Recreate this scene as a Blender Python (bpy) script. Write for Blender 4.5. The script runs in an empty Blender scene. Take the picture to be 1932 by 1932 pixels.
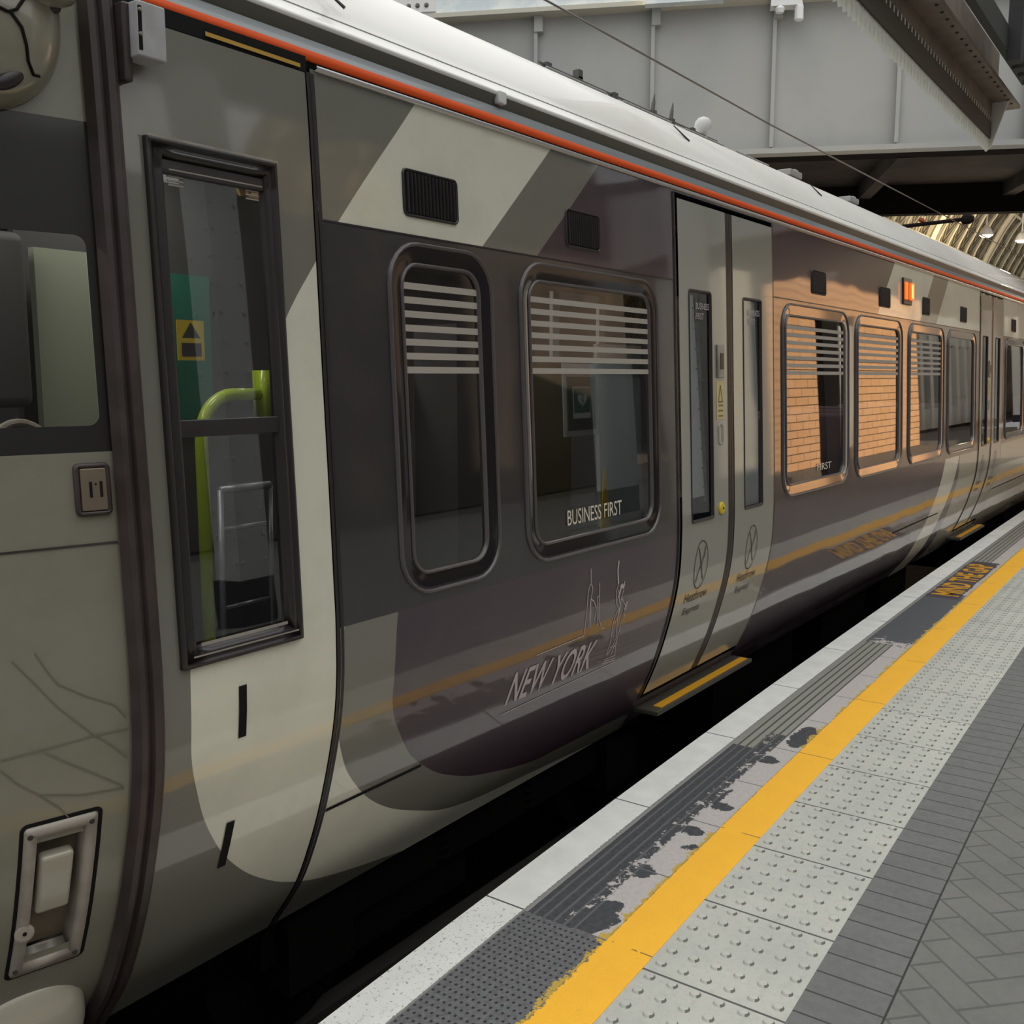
import bpy, math, random
from math import sin, cos, tan, atan, atan2, radians, pi, sqrt
from mathutils import Vector, Matrix
random.seed(7)
S = bpy.context.scene
COL = S.collection
# ------------------------------------------------------------------ camera
PITCH = radians(7.67364); YAW = radians(35.72708)
cd = bpy.data.cameras.new('camera'); cam = bpy.data.objects.new('camera', cd); COL.objects.link(cam)
cam.location = (0, 0, 1.62); cam.rotation_euler = (pi/2 - PITCH, 0, YAW - pi/2)
cd.sensor_width = 36; cd.lens = 1900/1932*36; cd.clip_start = .05; cd.clip_end = 400
S.camera = cam
# ------------------------------------------------------------------ world, sun, exposure
w = bpy.data.worlds.new('sky'); S.world = w; w.use_nodes = True
bg = w.node_tree.nodes['Background']; bg.inputs[0].default_value = (1, .99, .965, 1); 
_n = w.node_tree.nodes; _l = w.node_tree.links      # overcast sky: brighter overhead than at the horizon
_tc = _n.new('ShaderNodeTexCoord'); _sx = _n.new('ShaderNodeSeparateXYZ'); _mr = _n.new('ShaderNodeMapRange')
_l.new(_tc.outputs['Generated'], _sx.inputs[0]); _l.new(_sx.outputs[2], _mr.inputs[0]); _mr.inputs[3].default_value = .50; _mr.inputs[4].default_value = 2.25
_l.new(_mr.outputs[0], bg.inputs[1])
sd = bpy.data.lights.new('sun', 'SUN'); sd.energy = 8.5; sd.angle = radians(1.5); sd.color = (1, .76, .50)
sun = bpy.data.objects.new('sun', sd); COL.objects.link(sun)
sun.rotation_euler = Vector((-.445, .92, .50)).to_track_quat('Z', 'Y').to_euler()
S.view_settings.view_transform = 'Standard'; S.view_settings.look = 'None'
S.view_settings.gamma = 1; S.view_settings.use_curve_mapping = False
S.view_settings.exposure = .09

# ------------------------------------------------------------------ materials
def newmat(n):
    m = bpy.data.materials.new(n); m.use_nodes = True
    nt = m.node_tree; return m, nt, nt.nodes, nt.links, nt.nodes['Principled BSDF']
def mat(n, c, r=.6, metal=0, coat=0, emit=None, es=0, noise=None, nscale=20, bump=0, spec=.5, coatr=.06):
    m, nt, N, L, b = newmat(n)
    b.inputs['Base Color'].default_value = (*c, 1); b.inputs['Roughness'].default_value = r
    b.inputs['Metallic'].default_value = metal; b.inputs['Coat Weight'].default_value = coat
    b.inputs['Coat Roughness'].default_value = coatr; b.inputs['Specular IOR Level'].default_value = spec
    if emit: b.inputs['Emission Color'].default_value = (*emit, 1); b.inputs['Emission Strength'].default_value = es
    if noise is not None or bump:
        tc = N.new('ShaderNodeTexCoord'); nz = N.new('ShaderNodeTexNoise'); nz.inputs['Scale'].default_value = nscale; nz.inputs['Detail'].default_value = 6
        L.new(tc.outputs['Object'], nz.inputs['Vector'])
        if noise is not None:
            mx = N.new('ShaderNodeMix'); mx.data_type = 'RGBA'; mx.inputs[6].default_value = (*c, 1); mx.inputs[7].default_value = (*noise, 1)
            rp = N.new('ShaderNodeMapRange'); rp.inputs[1].default_value = .42; rp.inputs[2].default_value = .62
            L.new(nz.outputs[0], rp.inputs[0]); L.new(rp.outputs[0], mx.inputs[0]); L.new(mx.outputs[2], b.inputs['Base Color'])
        if bump:
            bp = N.new('ShaderNodeBump'); bp.inputs['Strength'].default_value = bump; bp.inputs['Distance'].default_value = .01
            L.new(nz.outputs[0], bp.inputs['Height']); L.new(bp.outputs[0], b.inputs['Normal'])
    return m
class SH:
    """small node-math builder"""
    def __init__(s, nt): s.nt = nt; s.N = nt.nodes; s.L = nt.links
    def put(s, sock, v):
        if isinstance(v, (int, float)): sock.default_value = v
        elif isinstance(v, tuple): sock.default_value = (*v, 1) if len(v) == 3 else v
        else: s.L.new(v, sock)
    def m(s, op, a, b=0., c=None):
        n = s.N.new('ShaderNodeMath'); n.operation = op; s.put(n.inputs[0], a); s.put(n.inputs[1], b)
        if c is not None: s.put(n.inputs[2], c)
        return n.outputs[0]
    def gt(s, a, b): return s.m('GREATER_THAN', a, b)
    def lt(s, a, b): return s.m('LESS_THAN', a, b)
    def mul(s, *a):
        r = a[0]
        for x in a[1:]: r = s.m('MULTIPLY', r, x)
        return r
    def between(s, a, lo, hi): return s.mul(s.gt(a, lo), s.lt(a, hi))
    def mix(s, f, a, b):
        n = s.N.new('ShaderNodeMix'); n.data_type = 'RGBA'; s.put(n.inputs[0], f); s.put(n.inputs[6], a); s.put(n.inputs[7], b); return n.outputs[2]
    def ramp(s, v, lo, hi):
        n = s.N.new('ShaderNodeMapRange'); s.put(n.inputs[0], v); n.inputs[1].default_value = lo; n.inputs[2].default_value = hi; return n.outputs[0]
    def noise(s, vec, sc, det=5, rough=.6):
        n = s.N.new('ShaderNodeTexNoise'); n.inputs['Scale'].default_value = sc; n.inputs['Detail'].default_value = det; n.inputs['Roughness'].default_value = rough
        s.L.new(vec, n.inputs['Vector']); return n.outputs[0]
    def curve(s, v, pts, i0, i1, o0, o1):
        """piecewise curve through pts (in, out)"""
        t = s.ramp(v, i0, i1)
        n = s.N.new('ShaderNodeFloatCurve'); cu = n.mapping.curves[0]; n.mapping.use_clip = False
        P = sorted([((a-i0)/(i1-i0), (b-o0)/(o1-o0)) for a, b in pts])
        while len(cu.points) < len(P): cu.points.new(.5, .5)
        for q, (a, b) in zip(cu.points, P): q.location = (a, b); q.handle_type = 'AUTO_CLAMPED'
        n.mapping.update(); s.put(n.inputs['Value'], t)
        return s.m('ADD', s.m('MULTIPLY', n.outputs[0], o1-o0), o0)

CREAM = (.64, .635, .53); OLIVE = (.155, .153, .127); PURPLE = (.038, .021, .034); BAND = (.020, .019, .022)
def livery():
    m, nt, N, L, b = newmat('livery_paint'); s = SH(nt)
    tc = N.new('ShaderNodeTexCoord'); sp = N.new('ShaderNodeSeparateXYZ'); L.new(tc.outputs['Object'], sp.inputs[0])
    x, z = sp.outputs[0], sp.outputs[2]
    B1 = s.curve(z, [(-.45, 3.2), (-.3, 2.62), (-.198, 2.343), (-.099, 2.162), (.05, 1.98), (.199, 1.865), (.377, 1.784), (.561, 1.748), (.769, 1.75), (1.2, 1.87), (1.801, 2.19), (1.984, 2.327), (2.131, 2.445), (2.578, 2.85), (2.7, 2.96)], -.5, 2.8, 1.5, 5)
    B2 = s.curve(z, [(-.45, 5), (-.354, 3.97), (-.274, 3.32), (-.144, 2.957), (.005, 2.671), (.15, 2.505), (.291, 2.405), (.45, 2.36), (.7, 2.36), (1, 2.5), (2.0, 3.08), (2.134, 3.232), (2.589, 3.743), (2.7, 3.87)], -.5, 2.8, 1.5, 5)
    B3 = s.curve(z, [(-.45, 5), (-.30, 4.9), (-.257, 3.98), (-.16, 3.5), (-.073, 3.21), (.098, 2.89), (.245, 2.737), (.493, 2.625), (.774, 2.64), (1, 2.8), (2.0, 3.45), (2.124, 3.6), (2.588, 4.141), (2.7, 4.27)], -.5, 2.8, 1.5, 5)
    col = s.mix(s.gt(x, B1), OLIVE, CREAM)
    col = s.mix(s.gt(x, B2), col, OLIVE)
    col = s.mix(s.gt(x, B3), col, PURPLE)
    # header beyond the fourth window: cream with one olive slanting band
    dx = s.m('SUBTRACT', x, s.m('MULTIPLY', z, 1.12))
    hd = s.gt(z, 2.12)
    col = s.mix(s.mul(hd, s.gt(dx, 6.15)), col, CREAM)
    col = s.mix(s.mul(hd, s.between(dx, 7.5, 8.1)), col, OLIVE)
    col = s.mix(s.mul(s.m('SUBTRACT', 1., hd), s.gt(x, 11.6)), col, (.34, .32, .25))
    S1 = s.curve(z, [(-.4, 10.5), (-.15, 10.59), (.2, 10.69), (.5, 10.8), (.812, 10.967), (2, 11.6)], -.5, 2.8, 9, 14)
    col = s.mix(s.mul(s.lt(z, .8), s.between(s.m('SUBTRACT', x, S1), 0., .62)), col, CREAM)
    col = s.mix(s.mul(s.gt(x, 2.352), s.between(z, .779, 2.121)), col, BAND)
    # faint dirt
    nz = s.noise(tc.outputs['Object'], 3, 6, .65)
    col = s.mix(s.m('MULTIPLY', s.ramp(nz, .45, .8), .18), col, (.12, .10, .07))
    L.new(col, b.inputs['Base Color'])
    b.inputs['Roughness'].default_value = .42; b.inputs['Coat Weight'].default_value = 1; b.inputs['Coat Roughness'].default_value = .05; b.inputs['Coat IOR'].default_value = 1.55
    # slight waviness of the sheet metal
    n2 = s.noise(tc.outputs['Object'], 1.3, 1, .4); bp = N.new('ShaderNodeBump'); bp.inputs['Strength'].default_value = .18; bp.inputs['Distance'].default_value = .02
    L.new(n2, bp.inputs['Height']); L.new(bp.outputs[0], b.inputs['Coat Normal'])
    return m
def glass_mat(n, tint=(.80, .82, .82), ior=2.1):
    m, nt, N, L, b = newmat(n)
    out = N['Material Output']; N.remove(b)
    tr = N.new('ShaderNodeBsdfTransparent'); tr.inputs[0].default_value = (*tint, 1)
    gl = N.new('ShaderNodeBsdfGlossy'); gl.inputs['Roughness'].default_value = .015; gl.inputs[0].default_value = (.95, .95, .95, 1)
    fr = N.new('ShaderNodeFresnel'); fr.inputs[0].default_value = ior
    mx = N.new('ShaderNodeMixShader'); L.new(fr.outputs[0], mx.inputs[0]); L.new(tr.outputs[0], mx.inputs[1]); L.new(gl.outputs[0], mx.inputs[2]); L.new(mx.outputs[0], out.inputs[0])
    return m
M = dict(
 livery=livery(),
 glass=glass_mat('window_glass'),
 signdark=mat('sign_holder_dark', (.03, .055, .05), .5),
 clearglass=glass_mat('door_window_glass', (.86, .88, .88), 1.7),
 roofglass=glass_mat('canopy_glass', (.96, .97, .97), 1.2),
 frost=mat('frosted_film', (.36, .33, .29), .7),
 rubber=mat('black_rubber', (.022, .019, .02), .38),
 brownrub=mat('brown_rubber', (.05, .037, .038), .4, noise=(.035, .027, .025), nscale=9),
 frame=mat('dark_frame', (.022, .019, .020), .38, coat=.15),
 black=mat('black', (.006, .006, .006), .8, spec=.2),
 dark=mat('dark_underframe', (.004, .0037, .0034), .95, spec=.02),
 orange=mat('orange_stripe', (.70, .085, .010), .6, spec=.2),
 silver=mat('pale_blue_grey_cantrail', (.24, .27, .29), .35, coat=.4),
 gutter=mat('dark_olive_gutter', (.11, .11, .09), .4, coat=.15),
 roofwhite=mat('roof_white', (.80, .80, .77), .5, coat=.3, noise=(.74, .73, .69), nscale=1.2),
 roofline=mat('grey_sealant', (.35, .36, .36), .7),
 door=mat('door_grey', (.235, .235, .20), .4, coat=1, coatr=.05),
 nose=mat('nose_paint', (.185, .18, .14), .35, coat=.6, noise=(.15, .145, .11), nscale=5),
 creamp=mat('cream_paint', (.34, .32, .255), .35, coat=.7),
 steel=mat('worn_steel', (.33, .30, .265), .45, metal=.1, noise=(.25, .225, .19), nscale=9),
 chrome=mat('bright_trim', (.62, .62, .64), .25, metal=.6),
 white=mat('white_paint', (.70, .71, .72), .5),
 lettering=mat('pale_lettering', (.46, .41, .42), .6),
 whitetext=mat('white_lettering', (.62, .58, .48), .6),
 blacktext=mat('dark_lettering', (.03, .03, .03), .6),
 yellow=mat('yellow_plastic', (.62, .46, .02), .45),
 lime=mat('lime_grab_pole', (.42, .58, .02), .3, coat=.4),
 amber=mat('amber_lamp', (.9, .2, .02), .3, emit=(1, .13, .012), es=.9),
 amberhot=mat('amber_lamp_core', (1, .5, .2), .3, emit=(1, .45, .12), es=1.8),
 stepy=mat('step_yellow', (.62, .30, .01), .6),
 stepm=mat('step_plate', (.05, .045, .035), .6),
 interior=mat('interior_dark', (.06, .06, .062), .7),
 cabinside=mat('interior_panel', (.12, .12, .12), .7),
 interpale=mat('interior_pale_panel', (.42, .45, .46), .6),
 khaki=mat('interior_khaki', (.14, .13, .05), .7),
 green=mat('green_panel', (.01, .16, .11), .6),
 signgreen=mat('sign_green', (.02, .20, .14), .5),
 seat=mat('seat_purple', (.10, .06, .07), .8),
 brick=None, bridgegrey=mat('bridge_grey_paint', (.36, .365, .36), .55, noise=(.33, .34, .34), nscale=1.2),
 bridgeblue=mat('bridge_pale_blue', (.62, .70, .74), .55, noise=(.78, .82, .82), nscale=4),
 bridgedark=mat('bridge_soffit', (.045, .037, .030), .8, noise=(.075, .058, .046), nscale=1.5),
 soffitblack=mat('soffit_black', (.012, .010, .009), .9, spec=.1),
 beige=mat('pale_moulding', (.50, .49, .42), .6),
 canbrown=mat('canopy_brown_grey', (.20, .165, .13), .65, noise=(.15, .125, .10), nscale=6),
 canlight=mat('valance_white', (.62, .63, .58), .6),
 fillpanel=mat('fill_panel_glow', (.8, .8, .75), .5, emit=(1, .95, .85), es=1.2), farfloor=mat('far_ground', (.10, .095, .085), .9), rearblocker=mat('rear_blocker_dark', (.09, .08, .07), .8, noise=(.13, .115, .10), nscale=.8), curved_line=mat('curved_line_tone', (.145, .135, .105), .5), bead=mat('rubber_highlight_grey', (.085, .075, .078), .35, coat=.3), blackglass=mat('black_glass_edge', (.010, .009, .011), .15, coat=1), valdark=mat('valance_shade_brown', (.055, .045, .03), .75),
 candark=mat('canopy_dark', (.03, .034, .034), .7),
 cable=mat('cable', (.10, .10, .10), .5), wire=mat('contact_wire', (.12, .11, .10), .4, metal=.5),
 rib=mat('roof_rib_cream', (.90, .80, .60), .6),
 insul=mat('insulator_brown', (.30, .06, .03), .5),
 columnw=mat('column_white', (.72, .73, .73), .5), navy=mat('column_base_navy', (.012, .016, .03), .5),
 kiosk=mat('kiosk_grey', (.50, .54, .56), .6),
 ballast=mat('ballast', (.004, .004, .0035), 1, spec=0, noise=(.008, .007, .006), nscale=30, bump=.5),
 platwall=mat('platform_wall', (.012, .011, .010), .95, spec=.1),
 rail=mat('rail_steel', (.02, .017, .015), .8),
 gable=mat('end_screen_pale', (.45, .42, .36), .8, noise=(.25, .23, .2), nscale=.5), stone=mat('sun_blocker_stone', (.36, .34, .31), .8, noise=(.30, .28, .26), nscale=.8),
)
def brickmat():
    m, nt, N, L, b = newmat('brick'); s = SH(nt)
    tc = N.new('ShaderNodeTexCoord'); mp = N.new('ShaderNodeMapping'); mp.inputs['Rotation'].default_value = (pi/2, 0, 0)
    L.new(tc.outputs['Object'], mp.inputs[0]); br = N.new('ShaderNodeTexBrick'); L.new(mp.outputs[0], br.inputs[0])
    br.inputs['Color1'].default_value = (.74, .47, .28, 1); br.inputs['Color2'].default_value = (.68, .42, .24, 1); br.inputs['Mortar'].default_value = (.13, .09, .06, 1)
    br.inputs['Scale'].default_value = 1; br.inputs['Brick Width'].default_value = .8; br.inputs['Row Height'].default_value = .19; br.inputs['Mortar Size'].default_value = .012
    L.new(br.outputs[0], b.inputs['Base Color']); b.inputs['Roughness'].default_value = .85
    return m
M['brick'] = brickmat()

# ------------------------------------------------------------------ mesh helpers
class MB:
    def __init__(s): s.v = []; s.f = []; s.n = None; s.uv = None
    def add(s, vs, fs):
        o = len(s.v); s.v += [tuple(p) for p in vs]; s.f += [tuple(o+i for i in f) for f in fs]; return s
    def box(s, c, d, rot=None):
        x, y, z = d[0]/2, d[1]/2, d[2]/2
        P = [Vector(p) for p in ((-x,-y,-z),(x,-y,-z),(x,y,-z),(-x,y,-z),(-x,-y,z),(x,-y,z),(x,y,z),(-x,y,z))]
        if rot is not None: P = [rot @ p for p in P]
        P = [p + Vector(c) for p in P]
        return s.add(P, [(0,3,2,1),(4,5,6,7),(0,1,5,4),(1,2,6,5),(2,3,7,6),(3,0,4,7)])
    def tube(s, pts, r, n=10, cap=True):
        pts = [Vector(p) for p in pts]; rs = r if isinstance(r, (list, tuple)) else [r]*len(pts)
        rings = []; up = Vector((0, 0, 1))
        for i, p in enumerate(pts):
            a = pts[max(i-1, 0)]; b = pts[min(i+1, len(pts)-1)]; t = (b-a).normalized()
            u = up if abs(t.dot(up)) < .95 else Vector((1, 0, 0))
            e1 = t.cross(u).normalized(); e2 = t.cross(e1)
            if i and rings and (e1.dot(pe) < 0): e1 = -e1; e2 = -e2
            pe = e1
            rings.append([p + (e1*cos(2*pi*k/n) + e2*sin(2*pi*k/n))*rs[i] for k in range(n)])
        vs = [q for R in rings for q in R]; fs = []
        for i in range(len(pts)-1):
            for k in range(n): a = i*n+k; b = i*n+(k+1) % n; fs.append((a, b, b+n, a+n))
        if cap: fs += [tuple(range(n))[::-1], tuple((len(pts)-1)*n+k for k in range(n))]
        return s.add(vs, fs)
    def lathe(s, c, prof, n=16, axis=None):
        """prof: (r, h) along axis"""
        R = Vector((0, 0, 1)).rotation_difference(Vector(axis or (0, 0, 1))).to_matrix(); vs = []; fs = []
        for r, h in prof:
            for k in range(n): vs.append(Vector(c) + R @ Vector((r*cos(2*pi*k/n), r*sin(2*pi*k/n), h)))
        for i in range(len(prof)-1):
            for k in range(n): a = i*n+k; b = i*n+(k+1) % n; fs.append((a, b, b+n, a+n))
        fs += [tuple(range(n))[::-1], tuple((len(prof)-1)*n+k for k in range(n))]
        return s.add(vs, fs)
    def build(s, name, m, parent=None, smooth=False, normals=None, uvs=None):
        me = bpy.data.meshes.new(name); me.from_pydata(s.v, [], s.f)
        if m: me.materials.append(m)
        if uvs:
            ul = me.uv_layers.new(name='UVMap')
            for l in me.loops: ul.data[l.index].uv = uvs[l.vertex_index]
        if smooth or normals: me.polygons.foreach_set('use_smooth', [True]*len(me.polygons))
        me.update()
        if normals: me.normals_split_custom_set_from_vertices(normals)
        o = bpy.data.objects.new(name, me); COL.objects.link(o)
        if parent: o.parent = parent
        return o
def bevel(o, wd=.01, seg=2):
    b = o.modifiers.new('bevel', 'BEVEL'); b.width = wd; b.segments = seg; b.limit_method = 'ANGLE'; b.angle_limit = radians(40)
    o.data.polygons.foreach_set('use_smooth', [True]*len(o.data.polygons))
    wn = o.modifiers.new('wn', 'WEIGHTED_NORMAL'); wn.keep_sharp = True
    return o
def thing(name, label, cat, group=None, loc=(0, 0, 0)):
    o = bpy.data.objects.new(name, None); COL.objects.link(o); o.location = loc; o['label'] = label; o['category'] = cat
    if group: o['group'] = group
    return o
def tag(o, label, cat, group=None, kind=None):
    o['label'] = label; o['category'] = cat
    if group: o['group'] = group
    if kind: o['kind'] = kind
    return o
def relabel(o, l): o['label'] = l; return o
def copy_tree(o, parent=None):
    c = o.copy(); COL.objects.link(c)
    if parent: c.parent = parent
    for ch in list(o.children): copy_tree(ch, c)
    return c
def text_geo(body, size=1., shear=0., bold=0.):
    cu = bpy.data.curves.new('txt', 'FONT'); cu.body = body; cu.size = size; cu.shear = shear; cu.offset = bold; cu.resolution_u = 3
    o = bpy.data.objects.new('txt', cu); COL.objects.link(o); bpy.context.view_layer.update()
    me = o.evaluated_get(bpy.context.evaluated_depsgraph_get()).to_mesh()
    v = [tuple(p.co) for p in me.vertices]; f = [tuple(p.vertices) for p in me.polygons]
    o.to_mesh_clear(); bpy.data.objects.remove(o); bpy.data.curves.remove(cu)
    x0 = min(p[0] for p in v); x1 = max(p[0] for p in v); y0 = min(p[1] for p in v); y1 = max(p[1] for p in v)
    v = [((p[0]-x0)/(x1-x0), (p[1]-y0)/(y1-y0)) for p in v]   # normalised to the unit box
    return v, f

# ------------------------------------------------------------------ train side profile
PT = [(-.62, 2.92), (-.42, 2.80), (-.2, 2.645), (-.05, 2.575), (.1, 2.518), (.22, 2.482), (.35, 2.448), (.45, 2.427), (.55, 2.413), (.66, 2.406), (.80, 2.405), (.94, 2.41), (1.2, 2.42), (1.65, 2.44), (2.12, 2.46), (2.59, 2.485), (2.9, 2.52)]
def _slopes():
    n = len(PT); d = [(PT[i+1][1]-PT[i][1])/(PT[i+1][0]-PT[i][0]) for i in range(n-1)]
    m = [d[0]]
    for i in range(1, n-1): m.append(0 if d[i-1]*d[i] <= 0 else 2*d[i-1]*d[i]/(d[i-1]+d[i]))
    m.append(d[-1]); return m
SL = _slopes()
def prof(z):
    for i in range(len(PT)-1):
        if z <= PT[i+1][0] or i == len(PT)-2:
            h = PT[i+1][0]-PT[i][0]; t = (z-PT[i][0])/h
            a = PT[i][1]; b = PT[i+1][1]; ma = SL[i]*h; mb = SL[i+1]*h
            return (2*t**3-3*t*t+1)*a + (t**3-2*t*t+t)*ma + (-2*t**3+3*t*t)*b + (t**3-t*t)*mb
def nrm(z):
    d = (prof(z+.01)-prof(z-.01))/.02      # dY/dz ; outward normal points to -Y
    v = Vector((0, -1, d)); return v.normalized()
def sp(x, z, off=0.):
    n = nrm(z); return (x, prof(z)+n.y*off, z+n.z*off)
# the cab nose turns inwards (towards the track) past x = 1.577
NX = 1.577; NT = .26
def nsp(x, z, off=0.):
    n = (nrm(z) + Vector((-.24, 0, 0))).normalized()
    return (x+n.x*off, prof(z)+.03+(NX-x)*NT+max(0, 1.15-x)**2*.35+n.y*off, z+n.z*off)
def rrect(x0, x1, z0, z1, r):
    def f(z):
        if z < z0-1e-9 or z > z1+1e-9: return None
        ins = 0
        if z > z1-r: q = z-(z1-r); ins = r-sqrt(max(0, r*r-q*q))
        elif z < z0+r: q = (z0+r)-z; ins = r-sqrt(max(0, r*r-q*q))
        return (x0+ins, x1-ins)
    f.z = [z0, z1] + ([z0+r*(1-cos(a*pi/20)) for a in range(1, 11)] + [z1-r*(1-cos(a*pi/20)) for a in range(1, 11)] if r > 0 else [])
    f.lim = (z0, z1); return f
def shell(name, x0, x1, z0, z1, openings, off, m, parent, surf=sp, step=.04, outer=None, thick=0):
    zs = {round(z0, 5), round(z1, 5)}
    k = z0
    while k < z1: zs.add(round(k, 5)); k += step
    for f in openings + ([outer] if outer else []):
        for z in f.z:
            if z0 <= z <= z1: zs.add(round(z, 5))
    zs = sorted(zs); mb = MB(); nr = []
    xb = [x0, x1] if surf is sp else None
    for a, b in zip(zs, zs[1:]):
        mid = (a+b)/2; xl = (x0, x0); xr = (x1, x1)
        if outer:
            oa, ob = outer(a) or outer(mid), outer(b) or outer(mid); xl = (oa[0], ob[0]); xr = (oa[1], ob[1])
        act = [f for f in openings if f.lim[0] < mid < f.lim[1]]
        iv = sorted([((f(a) or f(mid)), (f(b) or f(mid))) for f in act], key=lambda q: q[0][0])
        cur = xl; segs = []
        for ia, ib in iv: segs.append((cur, (ia[0], ib[0]))); cur = (ia[1], ib[1])
        segs.append((cur, xr))
        for (la, lb), (ra, rb) in segs:
            if ra-la < 1e-5 and rb-lb < 1e-5: continue
            nn = 1 if surf is sp else max(1, int((max(ra, rb)-min(la, lb))/.06))
            for j in range(nn):
                p, q = j/nn, (j+1)/nn
                o = len(mb.v)
                X = [(la+(ra-la)*p, a), (la+(ra-la)*q, a), (lb+(rb-lb)*q, b), (lb+(rb-lb)*p, b)]
                mb.add([surf(xx, zz, off) for xx, zz in X], [(0, 1, 2, 3)])
                for xx, zz in X:
                    n = nrm(zz)
                    if surf is nsp: n = (n+Vector((-.26-.7*max(0, 1.15-xx), 0, 0))).normalized()
                    nr.append(n)
    return mb.build(name, m, parent, normals=[tuple(n) for n in nr])
def rr_path(x0, x1, z0, z1, r, n=6, seg=8):
    P = []
    for cx, cz, a0 in ((x1-r, z1-r, 0), (x0+r, z1-r, 90), (x0+r, z0+r, 180), (x1-r, z0+r, 270)):
        for k in range(n+1):
            a = radians(a0+90*k/n); P.append((cx+r*cos(a), cz+r*sin(a)))
    out = []
    for i, p in enumerate(P):
        q = P[(i+1) % len(P)]; d = max(abs(q[0]-p[0]), abs(q[1]-p[1])); k = max(1, int(d/.08))
        for j in range(k): out.append((p[0]+(q[0]-p[0])*j/k, p[1]+(q[1]-p[1])*j/k))
    return out
def ring(name, x0, x1, z0, z1, r, sec, m, parent, surf=sp):
    """sec: list of (inset, offset); all paths share topology"""
    mb = MB(); base = rr_path(x0, x1, z0, z1, r); n = len(base); cx, cz = (x0+x1)/2, (z0+z1)/2
    hw, hh = (x1-x0)/2, (z1-z0)/2
    for ins, off in sec:
        rr = max(r-ins, .002)
        for (x, z) in base:
            # move inwards: corners keep their centre
            px, pz = x-cx, z-cz
            kx, kz = hw-r, hh-r
            ox = max(-kx, min(kx, px)); oz = max(-kz, min(kz, pz))
            dx, dz = px-ox, pz-oz; L = sqrt(dx*dx+dz*dz) or 1
            if r-ins > 0: nx, nz = ox+dx/L*(r-ins), oz+dz/L*(r-ins)
            else:
                e = ins-r; nx = max(-(kx-e), min(kx-e, ox)); nz = max(-(kz-e), min(kz-e, oz))
            mb.v.append(surf(cx+nx, cz+nz, off))
    for i in range(len(sec)-1):
        for k in range(n):
            a = i*n+k; b = i*n+(k+1) % n; mb.f.append((a, a+n, b+n, b))
    return mb.build(name, m, parent, smooth=True)
def patch(name, x0, x1, z0, z1, r, off, m, parent, surf=sp):
    return shell(name, x0, x1, z0, z1, [], off, m, parent, surf, .05, rrect(x0, x1, z0, z1, r))
def slab(name, x0, x1, z0, z1, off0, off1, m, parent, surf=sp, holes=None, bev=0):
    """solid plate hugging the surface"""
    mb = MB(); nz = max(1, int((z1-z0)/.05)); V = []
    for off in (off0, off1):
        for i in range(nz+1):
            z = z0+(z1-z0)*i/nz
            for x in (x0, x1): V.append(surf(x, z, off))
    k = (nz+1)*2; F = []
    for i in range(nz):
        a = i*2; F.append((k+a, k+a+1, k+a+3, k+a+2)); F.append((a, a+2, a+3, a+1))
        F.append((a, k+a, k+a+2, a+2)); F.append((a+1, a+3, k+a+3, k+a+1))
    F.append((0, 1, k+1, k)); e = nz*2; F.append((e, k+e, k+e+1, e+1))
    mb.add(V, F); o = mb.build(name, m, parent)
    if bev: bevel(o, bev)
    return o
def ribbon(mb, pts, wd, off, surf=sp):
    for (xa, za), (xb, zb) in zip(pts, pts[1:]):
        dx, dz = xb-xa, zb-za; L = sqrt(dx*dx+dz*dz) or 1; nx, nz = -dz/L*wd/2, dx/L*wd/2; k = max(1, int(abs(dz)/.06), int(abs(dx)/.03) if surf is not sp else 1)
        for j in range(k):
            p, q = j/k, (j+1)/k
            A = (xa+dx*p, za+dz*p); B = (xa+dx*q, za+dz*q)
            mb.add([surf(A[0]+nx, A[1]+nz, off), surf(A[0]-nx, A[1]-nz, off), surf(B[0]-nx, B[1]-nz, off), surf(B[0]+nx, B[1]+nz, off)], [(0, 1, 2, 3)])
def surftext(name, s, x0, x1, z0, z1, m, parent, off=.002, shear=0, slant=0., bold=0):
    v, f = text_geo(s, 1, shear, bold); mb = MB()
    mb.add([sp(x0+(x1-x0)*a+slant*(1-b), z0+(z1-z0)*b, off) for a, b in v], f)
    return mb.build(name, m, parent)

# ------------------------------------------------------------------ platform (bends gently with distance)
EP = [(-12, .40), (-6, 1.10), (-3, 1.42), (0, 1.67), (1.62, 1.768), (2.64, 1.818), (3.68, 1.86), (5.14, 1.905), (7.74, 1.962), (9.76, 1.995), (13.1, 2.04), (20, 2.10), (45, 2.2)]
def edge(x):
    for i in range(len(EP)-1):
        if x <= EP[i+1][0] or i == len(EP)-2:
            def sl(j):
                if j == 0 or j == len(EP)-1:
                    j = min(max(j, 1), len(EP)-2)
                return (EP[j+1][1]-EP[j-1][1])/(EP[j+1][0]-EP[j-1][0])
            h = EP[i+1][0]-EP[i][0]; t = (x-EP[i][0])/h; a, b = EP[i][1], EP[i+1][1]
            return (2*t**3-3*t*t+1)*a+(t**3-2*t*t+t)*sl(i)*h+(-2*t**3+3*t*t)*b+(t**3-t*t)*sl(i+1)*h
XS = [-8+.25*i for i in range(0, 96)] + [16+1.*i for i in range(0, 30)]
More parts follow.
